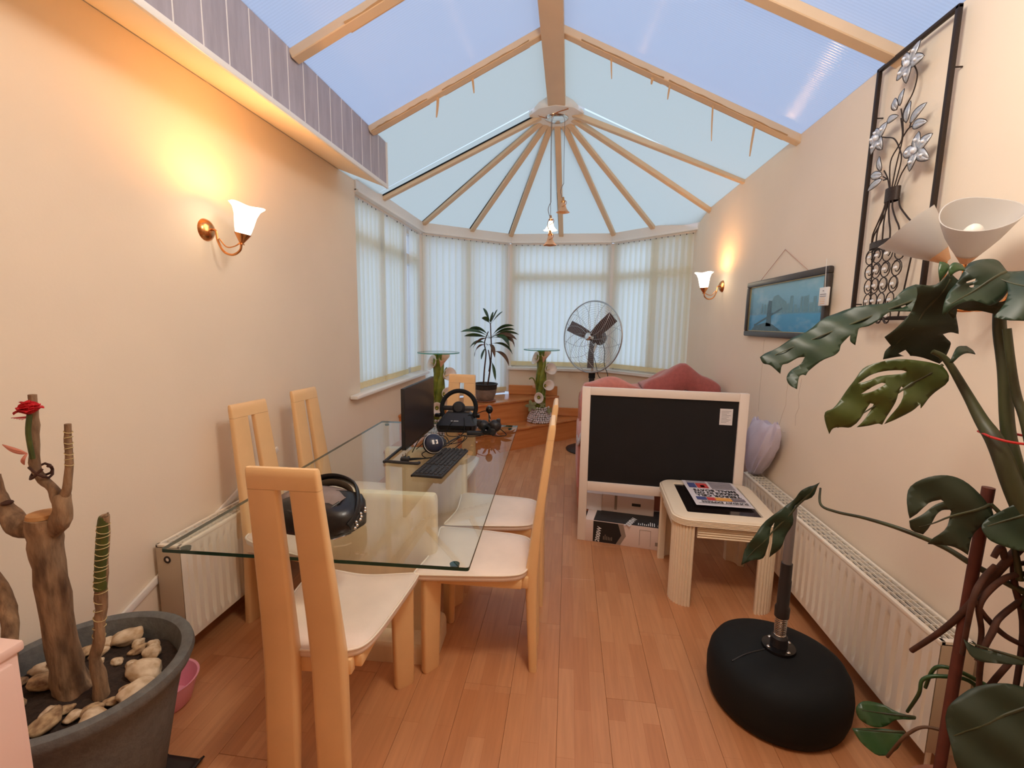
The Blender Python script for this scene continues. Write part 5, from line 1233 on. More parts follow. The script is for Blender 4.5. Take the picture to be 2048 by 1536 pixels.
def fill_outline(poly, holes, step):
    poly = soften(poly); holes = [soften(h) for h in holes]
    pts = []; edges = []; 
    def add(loop):
        s = len(pts)
        for i, p in enumerate(loop):
            q = loop[(i+1) % len(loop)]; a = Vector(p); b = Vector(q); n = max(1, int((b-a).length/(step*1.2)))
            for k in range(n): pts.append(tuple(a.lerp(b, k/n)))
        e = len(pts)
        for i in range(s, e): edges.append((i, i+1 if i+1 < e else s))
    add(poly)
    for h in holes: add(h)
    def inside(p, loop):
        c = False; j = len(loop)-1
        for i in range(len(loop)):
            if (loop[i][1] > p[1]) != (loop[j][1] > p[1]) and p[0] < (loop[j][0]-loop[i][0])*(p[1]-loop[i][1])/(loop[j][1]-loop[i][1])+loop[i][0]: c = not c
            j = i
        return c
    x0 = min(p[0] for p in poly); x1 = max(p[0] for p in poly); y0 = min(p[1] for p in poly); y1 = max(p[1] for p in poly)
    x = x0+step
    while x < x1:
        y = y0+step
        while y < y1:
            q = (x, y)
            if inside(q, poly) and not any(inside(q, h) for h in holes):
                pts.append(q)
            y += step
        x += step
    v, e, f, *_ = delaunay_2d_cdt([Vector(p) for p in pts], edges, [], 0, 1e-5)
    out = []
    for t in f:
        c = (sum(v[i][0] for i in t)/len(t), sum(v[i][1] for i in t)/len(t))
        if inside(c, poly) and not any(inside(c, h) for h in holes): out.append(t)
    return v, out
for (m_, b_, ax_, sd_, ln_, poly_, holes_, bend_, cup_) in LEAVES:
    B = Vector(b_)-MS0; AX = Vector(ax_); SD = Vector(sd_); N = AX.cross(SD)
    def disp(u, v):
        t = u/ln_
        return -bend_*0.5*t*t + cup_*0.10*math.sin(abs(v)*46+1.3*t) - cup_*6*v*v*0.5 + 0.006*math.sin(u*60+v*25)
    vv, ff = fill_outline(poly_, holes_, 0.012 if ln_ > 0.12 else 0.008)
    bm = new(); V = [bm.verts.new(B+AX*p[0]+SD*p[1]+N*disp(p[0], p[1])) for p in vv]
    for t in ff:
        try: bm.faces.new([V[i] for i in t])
        except ValueError: pass
    lf = obj('leaf', bm, m_, ms, 0); lf.data.shade_smooth()
    md = lf.modifiers.new('thick', 'SOLIDIFY'); md.thickness = 0.0016
    if ln_ > 0.1:
        bm = new(); tube(bm, [tuple(B+AX*(ln_*0.92*i/8)+N*disp(ln_*0.92*i/8, 0)) for i in range(9)], [0.0042, 0.0012], 6); obj('midrib', bm, 'monstera_stem', lf, 60)
def ms_tube(name, pts, r, m, k=6, n=12):
    bm = new(); tube(bm, [tuple(Vector(p)-MS0) for p in pts], r, n, k=k); return obj(name, bm, m, ms, 60)
ms_tube('stem', [(0.915, 1.29, 1.44), (0.943, 1.28, 1.419), (0.979, 1.26, 1.347), (0.994, 1.22, 1.28), (0.998, 1.18, 1.236), (1.015, 1.15, 1.157), (1.075, 1.11, 0.95), (1.12, 1.10, 0.6), (1.13, 1.12, 0.24)], [0.006, 0.008, 0.011, 0.016, 0.019, 0.021, 0.022, 0.022], 'monstera_stem')
ms_tube('stem', [(1.01, 1.24, 1.56), (1.018, 1.24, 1.50), (1.026, 1.22, 1.401), (1.036, 1.2, 1.264), (1.05, 1.17, 1.15), (1.13, 1.15, 0.85), (1.15, 1.17, 0.24)], [0.011, 0.013, 0.013, 0.014, 0.016, 0.018], 'monstera_stem')
ms_tube('stem', [(1.0, 1.2, 1.50), (1.012, 1.19, 1.42), (1.026, 1.18, 1.345), (1.04, 1.15, 1.25), (1.12, 1.12, 0.9), (1.16, 1.13, 0.24)], [0.008, 0.008, 0.009, 0.011, 0.013], 'monstera_stem')
ms_tube('stem', [(0.815, 1.53, 0.985), (0.80, 1.49, 0.945), (0.824, 1.45, 0.94), (0.863, 1.38, 0.953), (0.908, 1.3, 0.959), (0.976, 1.25, 0.94), (1.012, 1.2, 0.919), (1.085, 1.15, 0.885)], [0.003, 0.004, 0.0045, 0.006, 0.007, 0.008], 'monstera_stem')
ms_tube('stem', [(1.00, 1.17, 1.09), (1.03, 1.15, 1.04), (1.06, 1.14, 0.92)], [0.004, 0.007], 'monstera_stem')
ms_tube('stem', [(1.07, 1.12, 1.10), (1.085, 1.13, 0.98), (1.08, 1.14, 0.85)], [0.004, 0.007], 'monstera_stem')
ms_tube('stake', [(1.015, 1.2, 1.12), (1.01, 1.2, 0.897), (1.007, 1.2, 0.672), (1.005, 1.2, 0.22)], 0.0125, 'stake_brown', 0)
ms_tube('branch', [(0.966, 1.29, 0.615), (0.985, 1.23, 0.72), (1.0, 1.19, 0.81), (1.03, 1.16, 0.93), (1.06, 1.15, 1.0)], [0.0065, 0.008, 0.010], 'bark_dark')
for pth in ([(1.006, 1.15, 0.967), (1.019, 1.15, 0.994), (1.047, 1.16, 0.95), (1.085, 1.15, 0.962)], [(1.10, 1.15, 0.935), (1.037, 1.14, 0.928), (1.009, 1.15, 0.884), (0.993, 1.15, 0.84), (1.016, 1.16, 0.767), (1.007, 1.15, 0.70)], [(1.11, 1.15, 0.90), (1.044, 1.15, 0.823), (1.022, 1.14, 0.789), (1.007, 1.14, 0.70), (1.03, 1.14, 0.5)], [(0.977, 1.15, 0.86), (1.019, 1.16, 0.81), (1.06, 1.15, 0.771), (1.12, 1.15, 0.743)], [(1.046, 1.15, 0.991), (1.067, 1.16, 0.905), (1.095, 1.15, 0.78), (1.10, 1.15, 0.5)], [(1.013, 1.15, 0.947), (1.0, 1.16, 0.905), (0.977, 1.15, 0.85), (0.99, 1.17, 0.7)], [(1.06, 1.13, 0.72), (1.02, 1.14, 0.60), (1.04, 1.16, 0.45), (1.06, 1.15, 0.3)]):
    ms_tube('aerial_root', pth, [0.006, 0.007, 0.005], 'bark_dark', n=8)
for pth in ([(0.985, 1.30, 0.42), (0.969, 1.25, 0.518), (0.974, 1.25, 0.562), (1.011, 1.24, 0.584), (1.071, 1.22, 0.585), (1.108, 1.18, 0.50)], [(0.99, 1.26, 0.53), (1.0, 1.25, 0.60), (1.04, 1.23, 0.61), (1.10, 1.2, 0.59)]):
    ms_tube('vine', pth, [0.004, 0.005, 0.006], 'green_leaf', n=8)
ms_tube('vine', [(0.95, 1.30, 0.27), (0.945, 1.26, 0.356), (0.958, 1.25, 0.396), (0.99, 1.24, 0.43), (1.051, 1.22, 0.434)], [0.004, 0.004], 'dry_leaf', n=8)
bm = new(); tube(bm, [(0.972-1.09, 1.165-1.15, 1.252), (0.985-1.09, 1.135-1.15, 1.249), (1.02-1.09, 1.122-1.15, 1.247), (1.062-1.09, 1.13-1.15, 1.247), (1.075-1.09, 1.17-1.15, 1.25), (1.05-1.09, 1.23-1.15, 1.252), (0.99-1.09, 1.22-1.15, 1.253)], 0.0028, 6, k=5, closed=True); obj('string', bm, 'red_string', ms, 60)
part('leaf_blemish', 'leaf_spot', ms, lambda bm: [ball(bm, (-0.065, -0.075, 0.60), 0.010, 2, (0.8, 0.3, 2.4), RX(R(20))) ])
bm = new(); lathe(bm, [(0, 0), (0.125, 0), (0.135, 0.02), (0.155, 0.20), (0.168, 0.205), (0.168, 0.245), (0.155, 0.245), (0.150, 0.205), (0, 0.205)], 36); obj('pot', bm, 'terracotta', ms, 40)
bm = new(); lathe(bm, [(0, 0.225), (0.148, 0.222), (0.151, 0.20)], 28); obj('soil', bm, 'soil', ms)
for (a, b, z, an) in ((-0.10, 0.07, 0.25, 40), (-0.03, 0.11, 0.25, 100), (-0.12, -0.03, 0.24, 200)):
    bm = new(); petal(bm, (0, 0, 0), 20, 0.12, 0.022); M = T(a, b, z) @ RZ(R(an)) @ RX(R(50))
    for v in bm.verts: v.co = M @ v.co
    l_ = obj('dry_leaf', bm, 'dry_leaf', ms, 60); md = l_.modifiers.new('thick', 'SOLIDIFY'); md.thickness = 0.001

# ------------------------------------------------------------ big grey pot with bare trunk
PX, PY = -1.405, 1.075
pt = thing('planter', 'large round grey stone planter holding a cut-back trunk at the left front', 'planter', (PX, PY, 0))
part('body', 'pot_grey', pt, lambda bm: lathe(bm, [(0, 0.0), (0.16, 0.0), (0.17, 0.01), (0.225, 0.30), (0.248, 0.40), (0.272, 0.425), (0.280, 0.445), (0.276, 0.462), (0.262, 0.468), (0.245, 0.460), (0.238, 0.43), (0.230, 0.36), (0.0, 0.36)], 56), 50)
def soil(bm):
    lathe(bm, [(0, 0.405), (0.08, 0.405), (0.15, 0.400), (0.20, 0.396), (0.236, 0.392)], 40)
    for v in bm.verts: v.co.z += 0.012*mnoise.noise(v.co*22)
part('soil', 'soil', pt, soil, 60)
tk = thing('trunk_plant', 'cut-back woody plant with bare stumps growing in the grey planter', 'plant', (PX, PY, 0.40))
TK = Vector((PX, PY, 0.40))
def tkt(name, pts, r, m, k=5, n=14, lump=0.0):
    bm = new(); tube(bm, [tuple(Vector(p)-TK) for p in pts], r, n, k=k)
    if lump:
        for v in bm.verts: v.co += Vector((mnoise.noise(v.co*28), mnoise.noise(v.co*28+Vector((9, 0, 0))), mnoise.noise(v.co*28+Vector((0, 9, 0)))))*lump
    return obj(name, bm, m, tk, 60)
tkt('trunk', [(-1.415, 1.07, 0.385), (-1.425, 1.06, 0.43), (-1.430, 1.055, 0.55), (-1.432, 1.05, 0.80), (-1.430, 1.05, 0.915), (-1.428, 1.05, 0.945)], [0.052, 0.043, 0.037, 0.035, 0.038, 0.041], 'trunk_bark', lump=0.007, n=24)
part('trunk_top', 'trunk_cut', tk, lambda bm: lathe(bm, [(0, 0.0), (0.038, 0.0), (0.035, 0.010), (0, 0.014)], 20, T(-0.024, -0.025, 0.545)))
tkt('stump', [(-1.425, 1.055, 0.90), (-1.385, 1.05, 0.93), (-1.365, 1.05, 0.975), (-1.367, 1.05, 1.015)], [0.024, 0.025, 0.021, 0.015], 'trunk_bark', lump=0.008)
tkt('shoot', [(-1.372, 1.05, 0.985), (-1.385, 1.05, 1.02), (-1.42, 1.05, 1.06), (-1.436, 1.05, 1.10), (-1.418, 1.05, 1.225), (-1.415, 1.05, 1.288)], [0.015, 0.013, 0.012, 0.011, 0.010, 0.009], 'trunk_bark', lump=0.004)
sh = tkt('shoot', [(-1.366, 1.05, 1.00), (-1.345, 1.05, 1.03), (-1.330, 1.05, 1.09), (-1.322, 1.05, 1.16), (-1.318, 1.05, 1.212)], [0.013, 0.011, 0.009, 0.0085, 0.007], 'trunk_bark', lump=0.002)
tkt('stump', [(-1.44, 1.05, 0.90), (-1.49, 1.04, 0.915), (-1.525, 1.04, 0.95), (-1.545, 1.04, 1.0), (-1.555, 1.04, 1.06)], [0.024, 0.025, 0.021, 0.016, 0.013], 'trunk_bark', lump=0.009)
part('stump_cut', 'bark_dark', tk, lambda bm: [ball(bm, (-0.115, -0.04, 0.585), 0.014, 2, (1, 1, 0.5))])
tkt('side_stem', [(-1.62, 1.02, 0.83), (-1.55, 1.02, 0.72), (-1.515, 1.0, 0.64), (-1.48, 0.96, 0.54), (-1.455, 0.94, 0.44), (-1.45, 0.94, 0.38)], [0.016, 0.017, 0.018, 0.019, 0.021, 0.026], 'trunk_bark', lump=0.006)
cn = tkt('cane', [(-1.315, 1.05, 0.385), (-1.312, 1.05, 0.46), (-1.318, 1.05, 0.52), (-1.295, 1.05, 0.60), (-1.270, 1.05, 0.75), (-1.240, 1.05, 0.94), (-1.236, 1.05, 0.962)], [0.021, 0.017, 0.015, 0.015, 0.013, 0.012, 0.009], 'trunk_bark', lump=0.005)
tkt('cane_tip', [(-1.272, 1.047, 0.745), (-1.258, 1.047, 0.84), (-1.240, 1.047, 0.94), (-1.236, 1.047, 0.960)], [0.0145, 0.0145, 0.0135, 0.010], 'cane_green', n=12)
def rings_on(p0, p1, r, n, parent):
    A = Vector(p0)-TK; B = Vector(p1)-TK; d = (B-A).normalized(); q = d.to_track_quat('Z', 'Y').to_matrix().to_4x4()
    bm = new()
    for i in range(n):
        c_ = A.lerp(B, i/(n-1)); M = Matrix.Translation(c_) @ q @ RX(R(14*(-1)**i))
        tube(bm, [tuple(M @ Vector((r*math.cos(R(a)), r*math.sin(R(a)), 0))) for a in range(0, 360, 30)], 0.0013, 4, closed=True, caps=False)
    return obj('node_rings', bm, 'cane_ring', parent, 60)
rings_on((-1.272, 1.047, 0.755), (-1.240, 1.047, 0.935), 0.0148, 12, tk)
rings_on((-1.297, 1.05, 0.60), (-1.274, 1.05, 0.735), 0.0148, 6, tk)
rings_on((-1.328, 1.05, 1.10), (-1.319, 1.05, 1.19), 0.0092, 7, tk)
bm = new(); tube(bm, [tuple(Vector((-1.418+0.022*math.cos(R(a)), 1.05+0.022*math.sin(R(a)), 1.075+0.016*math.cos(R(a*1.5))))-TK) for a in range(0, 720, 30)], 0.0035, 6); obj('wire_tie', bm, 'bark_dark', tk, 60)
# red artificial flower
rf = thing('red_flower', 'red fabric flower stuck on the tallest shoot of the trunk', 'flower', (-1.405, 1.03, 1.237))
rn = random.Random(5)
for k in range(22):
    bm = new(); a = rn.uniform(0, 360); el = rn.uniform(0, 85); r0 = rn.uniform(0.026, 0.037)
    pts = []
    for i in range(6):
        t = i/5; w = 0.021*math.sin(PI*min(1, 0.15+t*0.8))
        pts.append([(r0*t, s*w, 0.008*math.sin(PI*t)+0.004*abs(s)) for s in (-1, 0, 1)])
    rows = [[bm.verts.new(p) for p in r_] for r_ in pts]
    for x_, y_ in zip(rows, rows[1:]):
        for i in range(2): bm.faces.new((x_[i], x_[i+1], y_[i+1], y_[i]))
    M = RZ(R(a)) @ RY(R(-el)) @ T(0.004, 0, 0)
    for v in bm.verts: v.co = M @ v.co
    p_ = obj('petal', bm, 'red_petal', rf, 60); md = p_.modifiers.new('thick', 'SOLIDIFY'); md.thickness = 0.0008
bm = new(); tube(bm, [(0, 0, 0), (-0.006, -0.004, -0.05), (-0.008, 0.0, -0.12)], 0.006, 8, k=4); obj('stem', bm, 'cane_green', rf)
bm = new()
for k in range(5): tube(bm, [(0, 0, -0.004), (-0.03-0.012*k*0.5, 0.01*(k-2), -0.006-0.006*k*0.6)], 0.0008, 4)
obj('fringe', bm, 'red_petal', rf)
fe = thing('pink_feather', 'small pink feather tied to the trunk shoot below the red flower', 'feather', (-1.415, 1.03, 1.135))
for (a, L) in ((195, 0.075), (110, 0.035)):
    bm = new(); petal(bm, (0, 0, 0), 0, L, 0.009); M = RZ(R(90)) @ RX(R(0))
    for v in bm.verts: v.co = Vector((-v.co.y*math.cos(R(a))-v.co.z*math.sin(R(a)), v.co.x, -v.co.y*math.sin(R(a))*-1+v.co.z*math.cos(R(a))))
    for v in bm.verts: v.co.x, v.co.z = (v.co.x, v.co.z)
    p_ = obj('vane', bm, 'pink_feather', fe, 60); md = p_.modifiers.new('thick', 'SOLIDIFY'); md.thickness = 0.001
# pebbles
rn = random.Random(21); placed = []
pmes = []
for k in range(6):
    bm = new(); ball(bm, (0, 0, 0), 1.0, 3)
    for v in bm.verts:
        v.co *= 1+0.30*mnoise.noise(v.co*1.2+Vector((k*7, 0, 0)))+0.04*mnoise.noise(v.co*3.5+Vector((0, k*5, 0)))
    me = mesh('pebble', bm, 0); me.shade_smooth(); me.materials.append(MATS['pebble_pale' if k % 2 else 'pebble']); pmes.append(me)
tries = 0
occ = [(-1.415-PX, 1.07-PY, 0.07), (-1.452-PX, 0.94-PY, 0.04), (-1.315-PX, 1.05-PY, 0.035)]
while len(placed) < 30 and tries < 4000:
    tries += 1
    a = rn.uniform(0, 2*PI); r = 0.205*math.sqrt(rn.random()); x, y = r*math.cos(a), r*math.sin(a); s = rn.choice((0.017, 0.022, 0.028, 0.034, 0.04))*rn.uniform(0.9, 1.1)
    if any((x-q[0])**2+(y-q[1])**2 < ((s+q[2])*0.92)**2 for q in placed+occ): continue
    placed.append((x, y, s))
    o = obj('pebble', rn.choice(pmes), None); o.location = (PX+x, PY+y, 0.402+s*0.42); o.scale = (s*1.25, s*0.95, s*0.62); o.rotation_euler = (rn.uniform(-.25, .25), rn.uniform(-.25, .25), rn.uniform(0, 6))
    tag(o, 'rounded beige pebble lying on the soil of the grey planter', 'pebble', 'pebbles in the grey planter')
sl = drape('plant_saucer', 'dark shallow tray on the floor at the foot of the grey planter', 'black_plastic', lambda u, v: 0.004+0.026*max(0, abs(u-0.5)*2-0.85)/0.15*0.6, -1.34, -1.19, 1.10, 1.25, 8, 8, cat='tray', th=0.006)
bm = new(); lathe(bm, [(0, 0.0), (0.075, 0.0), (0.085, 0.01), (0.112, 0.105), (0.116, 0.107), (0.108, 0.105), (0.08, 0.012), (0, 0.010)], 36)
o = obj('pink_bowl', bm, 'pink_plastic', None, 40); o.location = (-1.515, 1.44, 0); tag(o, 'pink plastic tub on the floor behind the grey planter', 'tub')
# pale pink cupboard at the left edge
cbn = thing('low_cupboard', 'pale pink cupboard edge at the lower left beside the planter', 'cupboard', (-1.345, 0.53, 0))
part('carcass', 'pink_panel', cbn, lambda bm: box(bm, -0.35, 0.22, -0.22, 0.22, 0.0, 0.80, None, 0.004))
part('top', 'pink_panel', cbn, lambda bm: box(bm, -0.355, 0.228, -0.228, 0.228, 0.80, 0.822, None, 0.005))
part('door', 'pink_panel', cbn, lambda bm: box(bm, 0.22, 0.236, -0.20, 0.20, 0.06, 0.79, None, 0.004))

# ------------------------------------------------------------ calla lily tables
def calla(bm, bmi, c, d, L, W):
    """trumpet: centre of throat c, opening direction d"""
    q = Vector(d).normalized().to_track_quat('Z', 'Y').to_matrix().to_4x4(); M = Matrix.Translation(c) @ q
    rings = []
    for i in range(8):
        t = i/7; r = 0.010+W*(t**1.7); ring = []
        for j in range(18):
            a = 2*PI*j/18
            rr = r*(1+0.22*t*math.cos(a)); z = -L*(1-t)+0.30*L*t*t*math.cos(a)*0.8
            ring.append(tuple(M @ Vector((rr*math.cos(a), rr*math.sin(a), z))))
        rings.append(ring)
    loft(bm, rings, cap=False)
    tube(bmi, [tuple(M @ Vector((0, 0, -L*0.7))), tuple(M @ Vector((0, 0, -L*0.05)))], [0.006, 0.003], 8)
def lily_table(label, loc, rotz, flip=1):
    o = thing('lily_table', label, 'pedestal table', loc, rotz, 'glass-topped calla lily tables')
    H = 0.905
    bm = new(); prism(bm, [(0.222*math.cos(2*PI*j/48), 0.222*math.sin(2*PI*j/48)) for j in range(48)], H-0.010, H)
    for f in bm.faces: f.normal_update(); f.material_index = 1 if abs(f.normal.z) < 0.5 else 0
    me = mesh('glass_disc', bm, 30); me.materials.append(MATS['disc_glass']); me.materials.append(MATS['disc_edge']); obj('glass_disc', me, None, o)
    for k in range(4):
        a = 90*k
        bm = new(); tube(bm, [(0.035*math.cos(R(a)), 0.035*math.sin(R(a)), 0.12), (0.030*math.cos(R(a+50)), 0.03*math.sin(R(a+50)), 0.32), (0.034*math.cos(R(a+110)), 0.034*math.sin(R(a+110)), 0.55), (0.028*math.cos(R(a+170)), 0.028*math.sin(R(a+170)), 0.76), (0.038*math.cos(R(a+210)), 0.038*math.sin(R(a+210)), 0.895)], [0.034, 0.036, 0.034, 0.030, 0.020], 10, k=6); obj('stalk', bm, 'lily_green', o, 60)
    for (a, z0, z1, out) in ((200, 0.30, 0.56, 0.12), (10, 0.45, 0.74, 0.07), (120, 0.5, 0.80, 0.06), (300, 0.12, 0.34, 0.09), (250, 0.58, 0.84, 0.05)):
        bm = new(); dx, dy = math.cos(R(a)), math.sin(R(a)); pts = []
        for i in range(9):
            t = i/8; w = 0.034*math.sin(PI*min(1, 0.12+0.88*t))**0.8+0.001; rr = 0.035+out*t**1.6; z = z0+(z1-z0)*math.sin(PI*0.62*t)/math.sin(PI*0.55)
            pts.append([(dx*rr-dy*s*w, dy*rr+dx*s*w, z-0.010*abs(s)) for s in (-1, 0, 1)])
        rows = [[bm.verts.new(p) for p in r_] for r_ in pts]
        for x_, y_ in zip(rows, rows[1:]):
            for i in range(2): bm.faces.new((x_[i], x_[i+1], y_[i+1], y_[i]))
        l_ = obj('leaf', bm, 'lily_green', o, 60); md = l_.modifiers.new('thick', 'SOLIDIFY'); md.thickness = 0.007
    for (c, d, L, W, m) in (((-0.085*flip, -0.05, 0.80), (-0.55*flip, -0.7, 0.35), 0.14, 0.072, 'lily_white'), ((0.055*flip, -0.06, 0.86), (0.35*flip, -0.3, 0.9), 0.16, 0.036, 'lily_blush'), ((0.115*flip, -0.04, 0.67), (0.8*flip, -0.45, 0.35), 0.14, 0.066, 'lily_white'), ((0.09*flip, -0.07, 0.47), (0.6*flip, -0.75, 0.25), 0.11, 0.056, 'lily_white'), ((-0.03*flip, -0.10, 0.315), (-0.25*flip, -0.95, 0.1), 0.09, 0.058, 'lily_white'), ((-0.06*flip, 0.05, 0.44), (-0.6*flip, 0.2, 0.6), 0.10, 0.035, 'lily_blush')):
        bm, bmi = new(), new(); calla(bm, bmi, c, d, L, W)
        f_ = obj('lily_flower', bm, m, o, 60); md = f_.modifiers.new('thick', 'SOLIDIFY'); md.thickness = 0.004
        obj('spadix', bmi, 'spadix', f_, 60)
    part('base', 'vine_leaf', o, lambda bm: lathe(bm, [(0, 0.0), (0.135, 0.0), (0.13, 0.03), (0.10, 0.10), (0.06, 0.18), (0, 0.19)], 28), 60)
    rn = random.Random(3); bm = new()
    for row in range(8):
        z = 0.016+row*0.0235; r = 0.150-0.36*max(0, z-0.03); a0 = 2*PI/max(8, int(2*PI*r/0.029)); a = rn.random()*a0
        while a < 2*PI:
            if row < 6 or PI < a < 2*PI: ball(bm, ((r+rn.uniform(-.005, .006))*math.cos(a), (r+rn.uniform(-.005, .006))*math.sin(a), z+rn.uniform(-.004, .004)), rn.uniform(0.0145, 0.0175), 1)
            a += a0
    obj('grape_cluster', bm, 'grape', o, 60, kind='stuff')
    for (x, y, z, s, rx, ry) in ((-0.105, -0.10, 0.215, 0.085, -60, -20), (0.115, -0.09, 0.16, 0.05, -60, 40), (0.03, -0.12, 0.235, 0.045, -70, 0)):
        bm = new(); P = []
        for j in range(20):
            a = 2*PI*j/20; P.append((s*(0.72+0.28*math.cos(5*a))*math.cos(a+PI/2), s*(0.72+0.28*math.cos(5*a))*math.sin(a+PI/2)))
        prism(bm, P, -0.004, 0.004, T(x, y, z) @ RY(R(ry)) @ RX(R(-rx))); obj('vine_leaf', bm, 'vine_leaf', o, 60)
    return o
lily_table('calla lily pedestal table with round glass top on the step right of the dracaena', (-0.325, 5.67, Z1), R(0))
lily_table('calla lily pedestal table with round glass top left of the dracaena behind the monitor', (-1.365, 4.755, Z1), R(15), 1)

# ------------------------------------------------------------ dracaena
dp = thing('plant_pot', 'bronze-grey flower pot with dark rim on a saucer on the top step', 'pot', (-0.99, 5.48, Z2))
part('saucer', 'terracotta', dp, lambda bm: lathe(bm, [(0, 0.0), (0.12, 0.0), (0.135, 0.012), (0.128, 0.014), (0, 0.008)], 36))
part('pot', 'pot_bronze', dp, lambda bm: lathe(bm, [(0, 0.009), (0.085, 0.009), (0.105, 0.03), (0.130, 0.10), (0.140, 0.165), (0.134, 0.165), (0, 0.12)], 40))
part('rim', 'pot_rim', dp, lambda bm: lathe(bm, [(0.139, 0.150), (0.143, 0.20), (0.152, 0.205), (0.153, 0.216), (0.143, 0.218), (0.136, 0.19)], 40))
part('soil', 'soil', dp, lambda bm: lathe(bm, [(0, 0.19), (0.137, 0.188), (0.136, 0.17)], 28))
dr = thing('dracaena_plant', 'tall thin dracaena with drooping leaves in the bronze-grey pot', 'plant', (-0.99, 5.48, Z2+0.185))
for pth in ([(-0.025, 0, 0), (-0.015, 0.01, 0.20), (0.005, 0, 0.40), (-0.015, 0.0, 0.52), (0.03, 0.01, 0.66)], [(0.025, 0.01, 0), (0.055, 0.0, 0.20), (0.07, 0.01, 0.42), (0.065, 0, 0.58), (0.055, 0.01, 0.76)], [(0.045, 0, 0.18), (0.06, -0.02, 0.30), (0.035, -0.01, 0.44)]):
    bm = new(); tube(bm, pth, [0.010, 0.008, 0.006], 8, k=6); obj('stem', bm, 'bark_dark', dr, 60)
def blade_leaf(base, az, el, L, W, droop, m, petiole=0.25):
    bm = new(); d = Vector((math.cos(R(az)), math.sin(R(az)), 0)); s = (Vector((-d.y, d.x, 0))*0.75+Vector((0, 0, 0.66 if (az % 360) > 180 else -0.66))).normalized(); W = W*1.35; rows = []; p = Vector(base); e = R(el); n = 10
    for i in range(n+1):
        t = i/n; w = (W*math.sin(PI*min(1, max(0, (t-petiole)/(1-petiole))))**0.75 if t > petiole else 0) + 0.0025*(1-t)
        rows.append([tuple(p + s*(k*w) + Vector((0, 0, 0.25*w*abs(k)))) for k in (-1, 0, 1)])
        p = p + (d*math.cos(e)+Vector((0, 0, 1))*math.sin(e))*(L/n); e -= R(droop)/n
    rr = [[bm.verts.new(q) for q in r_] for r_ in rows]
    for x_, y_ in zip(rr, rr[1:]):
        for i in range(2): bm.faces.new((x_[i], x_[i+1], y_[i+1], y_[i]))
    o_ = obj('leaf', bm, m, dr, 60); md = o_.modifiers.new('thick', 'SOLIDIFY'); md.thickness = 0.0012
tops = (0.055, 0.01, 0.74); mid = (0.06, 0, 0.58); lo_ = (0.03, 0, 0.5)
for (b, az, el, L, W, dr_, m) in ((tops, 170, 75, 0.22, 0.022, 25, 'green_leaf'), (tops, 60, 80, 0.16, 0.022, 10, 'green_leaf'), (tops, 10, 70, 0.20, 0.020, 10, 'green_leaf'), (tops, -10, 55, 0.22, 0.018, 20, 'green_leaf'), (tops, 220, 60, 0.15, 0.024, 60, 'green_leaf'), (tops, 300, 70, 0.14, 0.024, 40, 'green_leaf'),
        (mid, 185, 55, 0.30, 0.022, 70, 'green_leaf'), (mid, 175, 35, 0.40, 0.020, 55, 'green_leaf'), (mid, 190, 15, 0.32, 0.024, 25, 'green_leaf'), (mid, 200, 5, 0.26, 0.018, 75, 'dry_leaf'),
        (mid, 0, 60, 0.34, 0.020, 70, 'green_leaf'), (mid, 10, 45, 0.32, 0.020, 55, 'green_leaf'), (mid, -15, 30, 0.36, 0.022, 70, 'dry_leaf'), (mid, 5, 35, 0.36, 0.018, 60, 'green_leaf'), (mid, 0, 15, 0.30, 0.022, 55, 'green_leaf'),
        (mid, 330, 30, 0.36, 0.022, 110, 'green_leaf'), (mid, 350, 40, 0.40, 0.020, 130, 'dry_leaf'), (lo_, 20, 20, 0.36, 0.020, 90, 'green_leaf'), (lo_, 300, 10, 0.30, 0.018, 90, 'dry_leaf'), (lo_, 210, 10, 0.26, 0.024, 110, 'dry_leaf'), (lo_, 250, -20, 0.24, 0.022, 60, 'green_leaf'), (lo_, 180, 35, 0.26, 0.018, 100, 'green_leaf'), ((0.06, 0, 0.34), 320, -60, 0.28, 0.018, 20, 'green_leaf'), ((0.06, 0, 0.42), 340, 10, 0.34, 0.020, 95, 'dry_leaf')):
    blade_leaf(b, az, el, L, W, dr_, m)

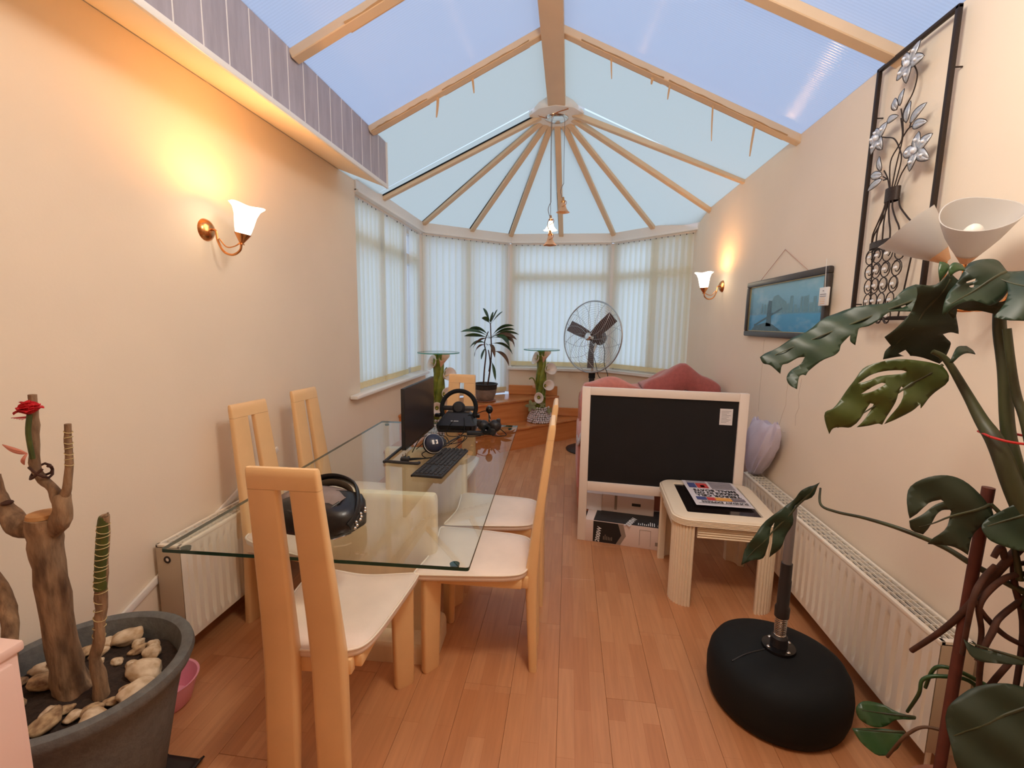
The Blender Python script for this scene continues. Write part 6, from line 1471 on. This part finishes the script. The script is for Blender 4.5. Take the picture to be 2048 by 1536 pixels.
# ------------------------------------------------------------ loose tape on the roof bars
def tape(p, L, w, lean, lab):
    bm = new(); n = 6
    rows = [[(s*w/2*(1-0.5*(i/n)**3), 0.006*math.sin(3*i/n)+t, -L*i/n) for (s, t) in ((-1, 0), (1, 0), (1, 0.0006), (-1, 0.0006))] for i in range(n+1)]
    rows = [[(a+lean*(-c_/L), b, c_) for a, b, c_ in r_] for r_ in rows]
    loft(bm, rows); o_ = obj('loose_tape', bm, 'tape', None, 60); o_.location = p
    return tag(o_, lab, 'tape', 'loose tape on the roof bars')
def rz_(x): return roof_z(x)-0.044
TL = ('short curl of loose tape hanging from the left rafter nearest the ridge', 'wider tape end hanging from the left rafter below the curl', 'thin tape end hanging closest to the ridge on the right rafter', 'tiny tape tab hanging from the right rafter', 'twisted short tape end on the right rafter beside the tiny tab', 'longest straight tape strip hanging from the right rafter', 'curved tape strip hanging from the right rafter nearest the wall')
for lab, (x, y, L, w, lean) in zip(TL, ((-0.665, 3.13, 0.10, 0.014, 0.012), (-0.89, 3.13, 0.13, 0.018, -0.012), (0.205, 3.12, 0.13, 0.010, 0.008), (0.46, 3.12, 0.05, 0.016, -0.006), (0.565, 3.12, 0.09, 0.012, -0.010), (0.823, 3.12, 0.215, 0.010, 0.006), (1.075, 3.12, 0.19, 0.014, -0.016))):
    tape((x, y, rz_(x)+0.004), L, w, lean, lab)
def curl(x, L, y=3.12, w=0.075, rag=0.012):
    """tape band wrapped under a rafter with ragged edges"""
    sx = 1 if x > RX0 else -1; n = 14; rn = random.Random(int(x*1000)); bm = new(); rows = []
    for i in range(n+1):
        xx = x+sx*L*i/n; z = roof_z(xx)-0.047
        a = y-w/2-rn.random()*rag; b = y+w/2
        rows.append([(xx, a, z), (xx, b, z), (xx, b, z+0.001), (xx, a, z+0.001)])
    loft(bm, rows); o_ = obj('rafter_tape', bm, 'tape', None, 0)
    return o_
for (x, L, y, lab) in ((-0.30, 0.55, 3.12, 'ragged beige tape along the left rafter nearest the bay, upper part'), (-0.95, 0.38, 3.12, 'ragged beige tape along the left rafter nearest the bay, lower part'), (-0.45, 0.62, 2.25, 'ragged beige tape along the left rafter nearest the camera'), (0.02, 0.50, 3.12, 'ragged beige tape along the right rafter nearest the bay, upper part'), (0.55, 0.70, 3.12, 'ragged beige tape along the right rafter nearest the bay, lower part')):
    tag(curl(x, L, y), lab, 'tape')
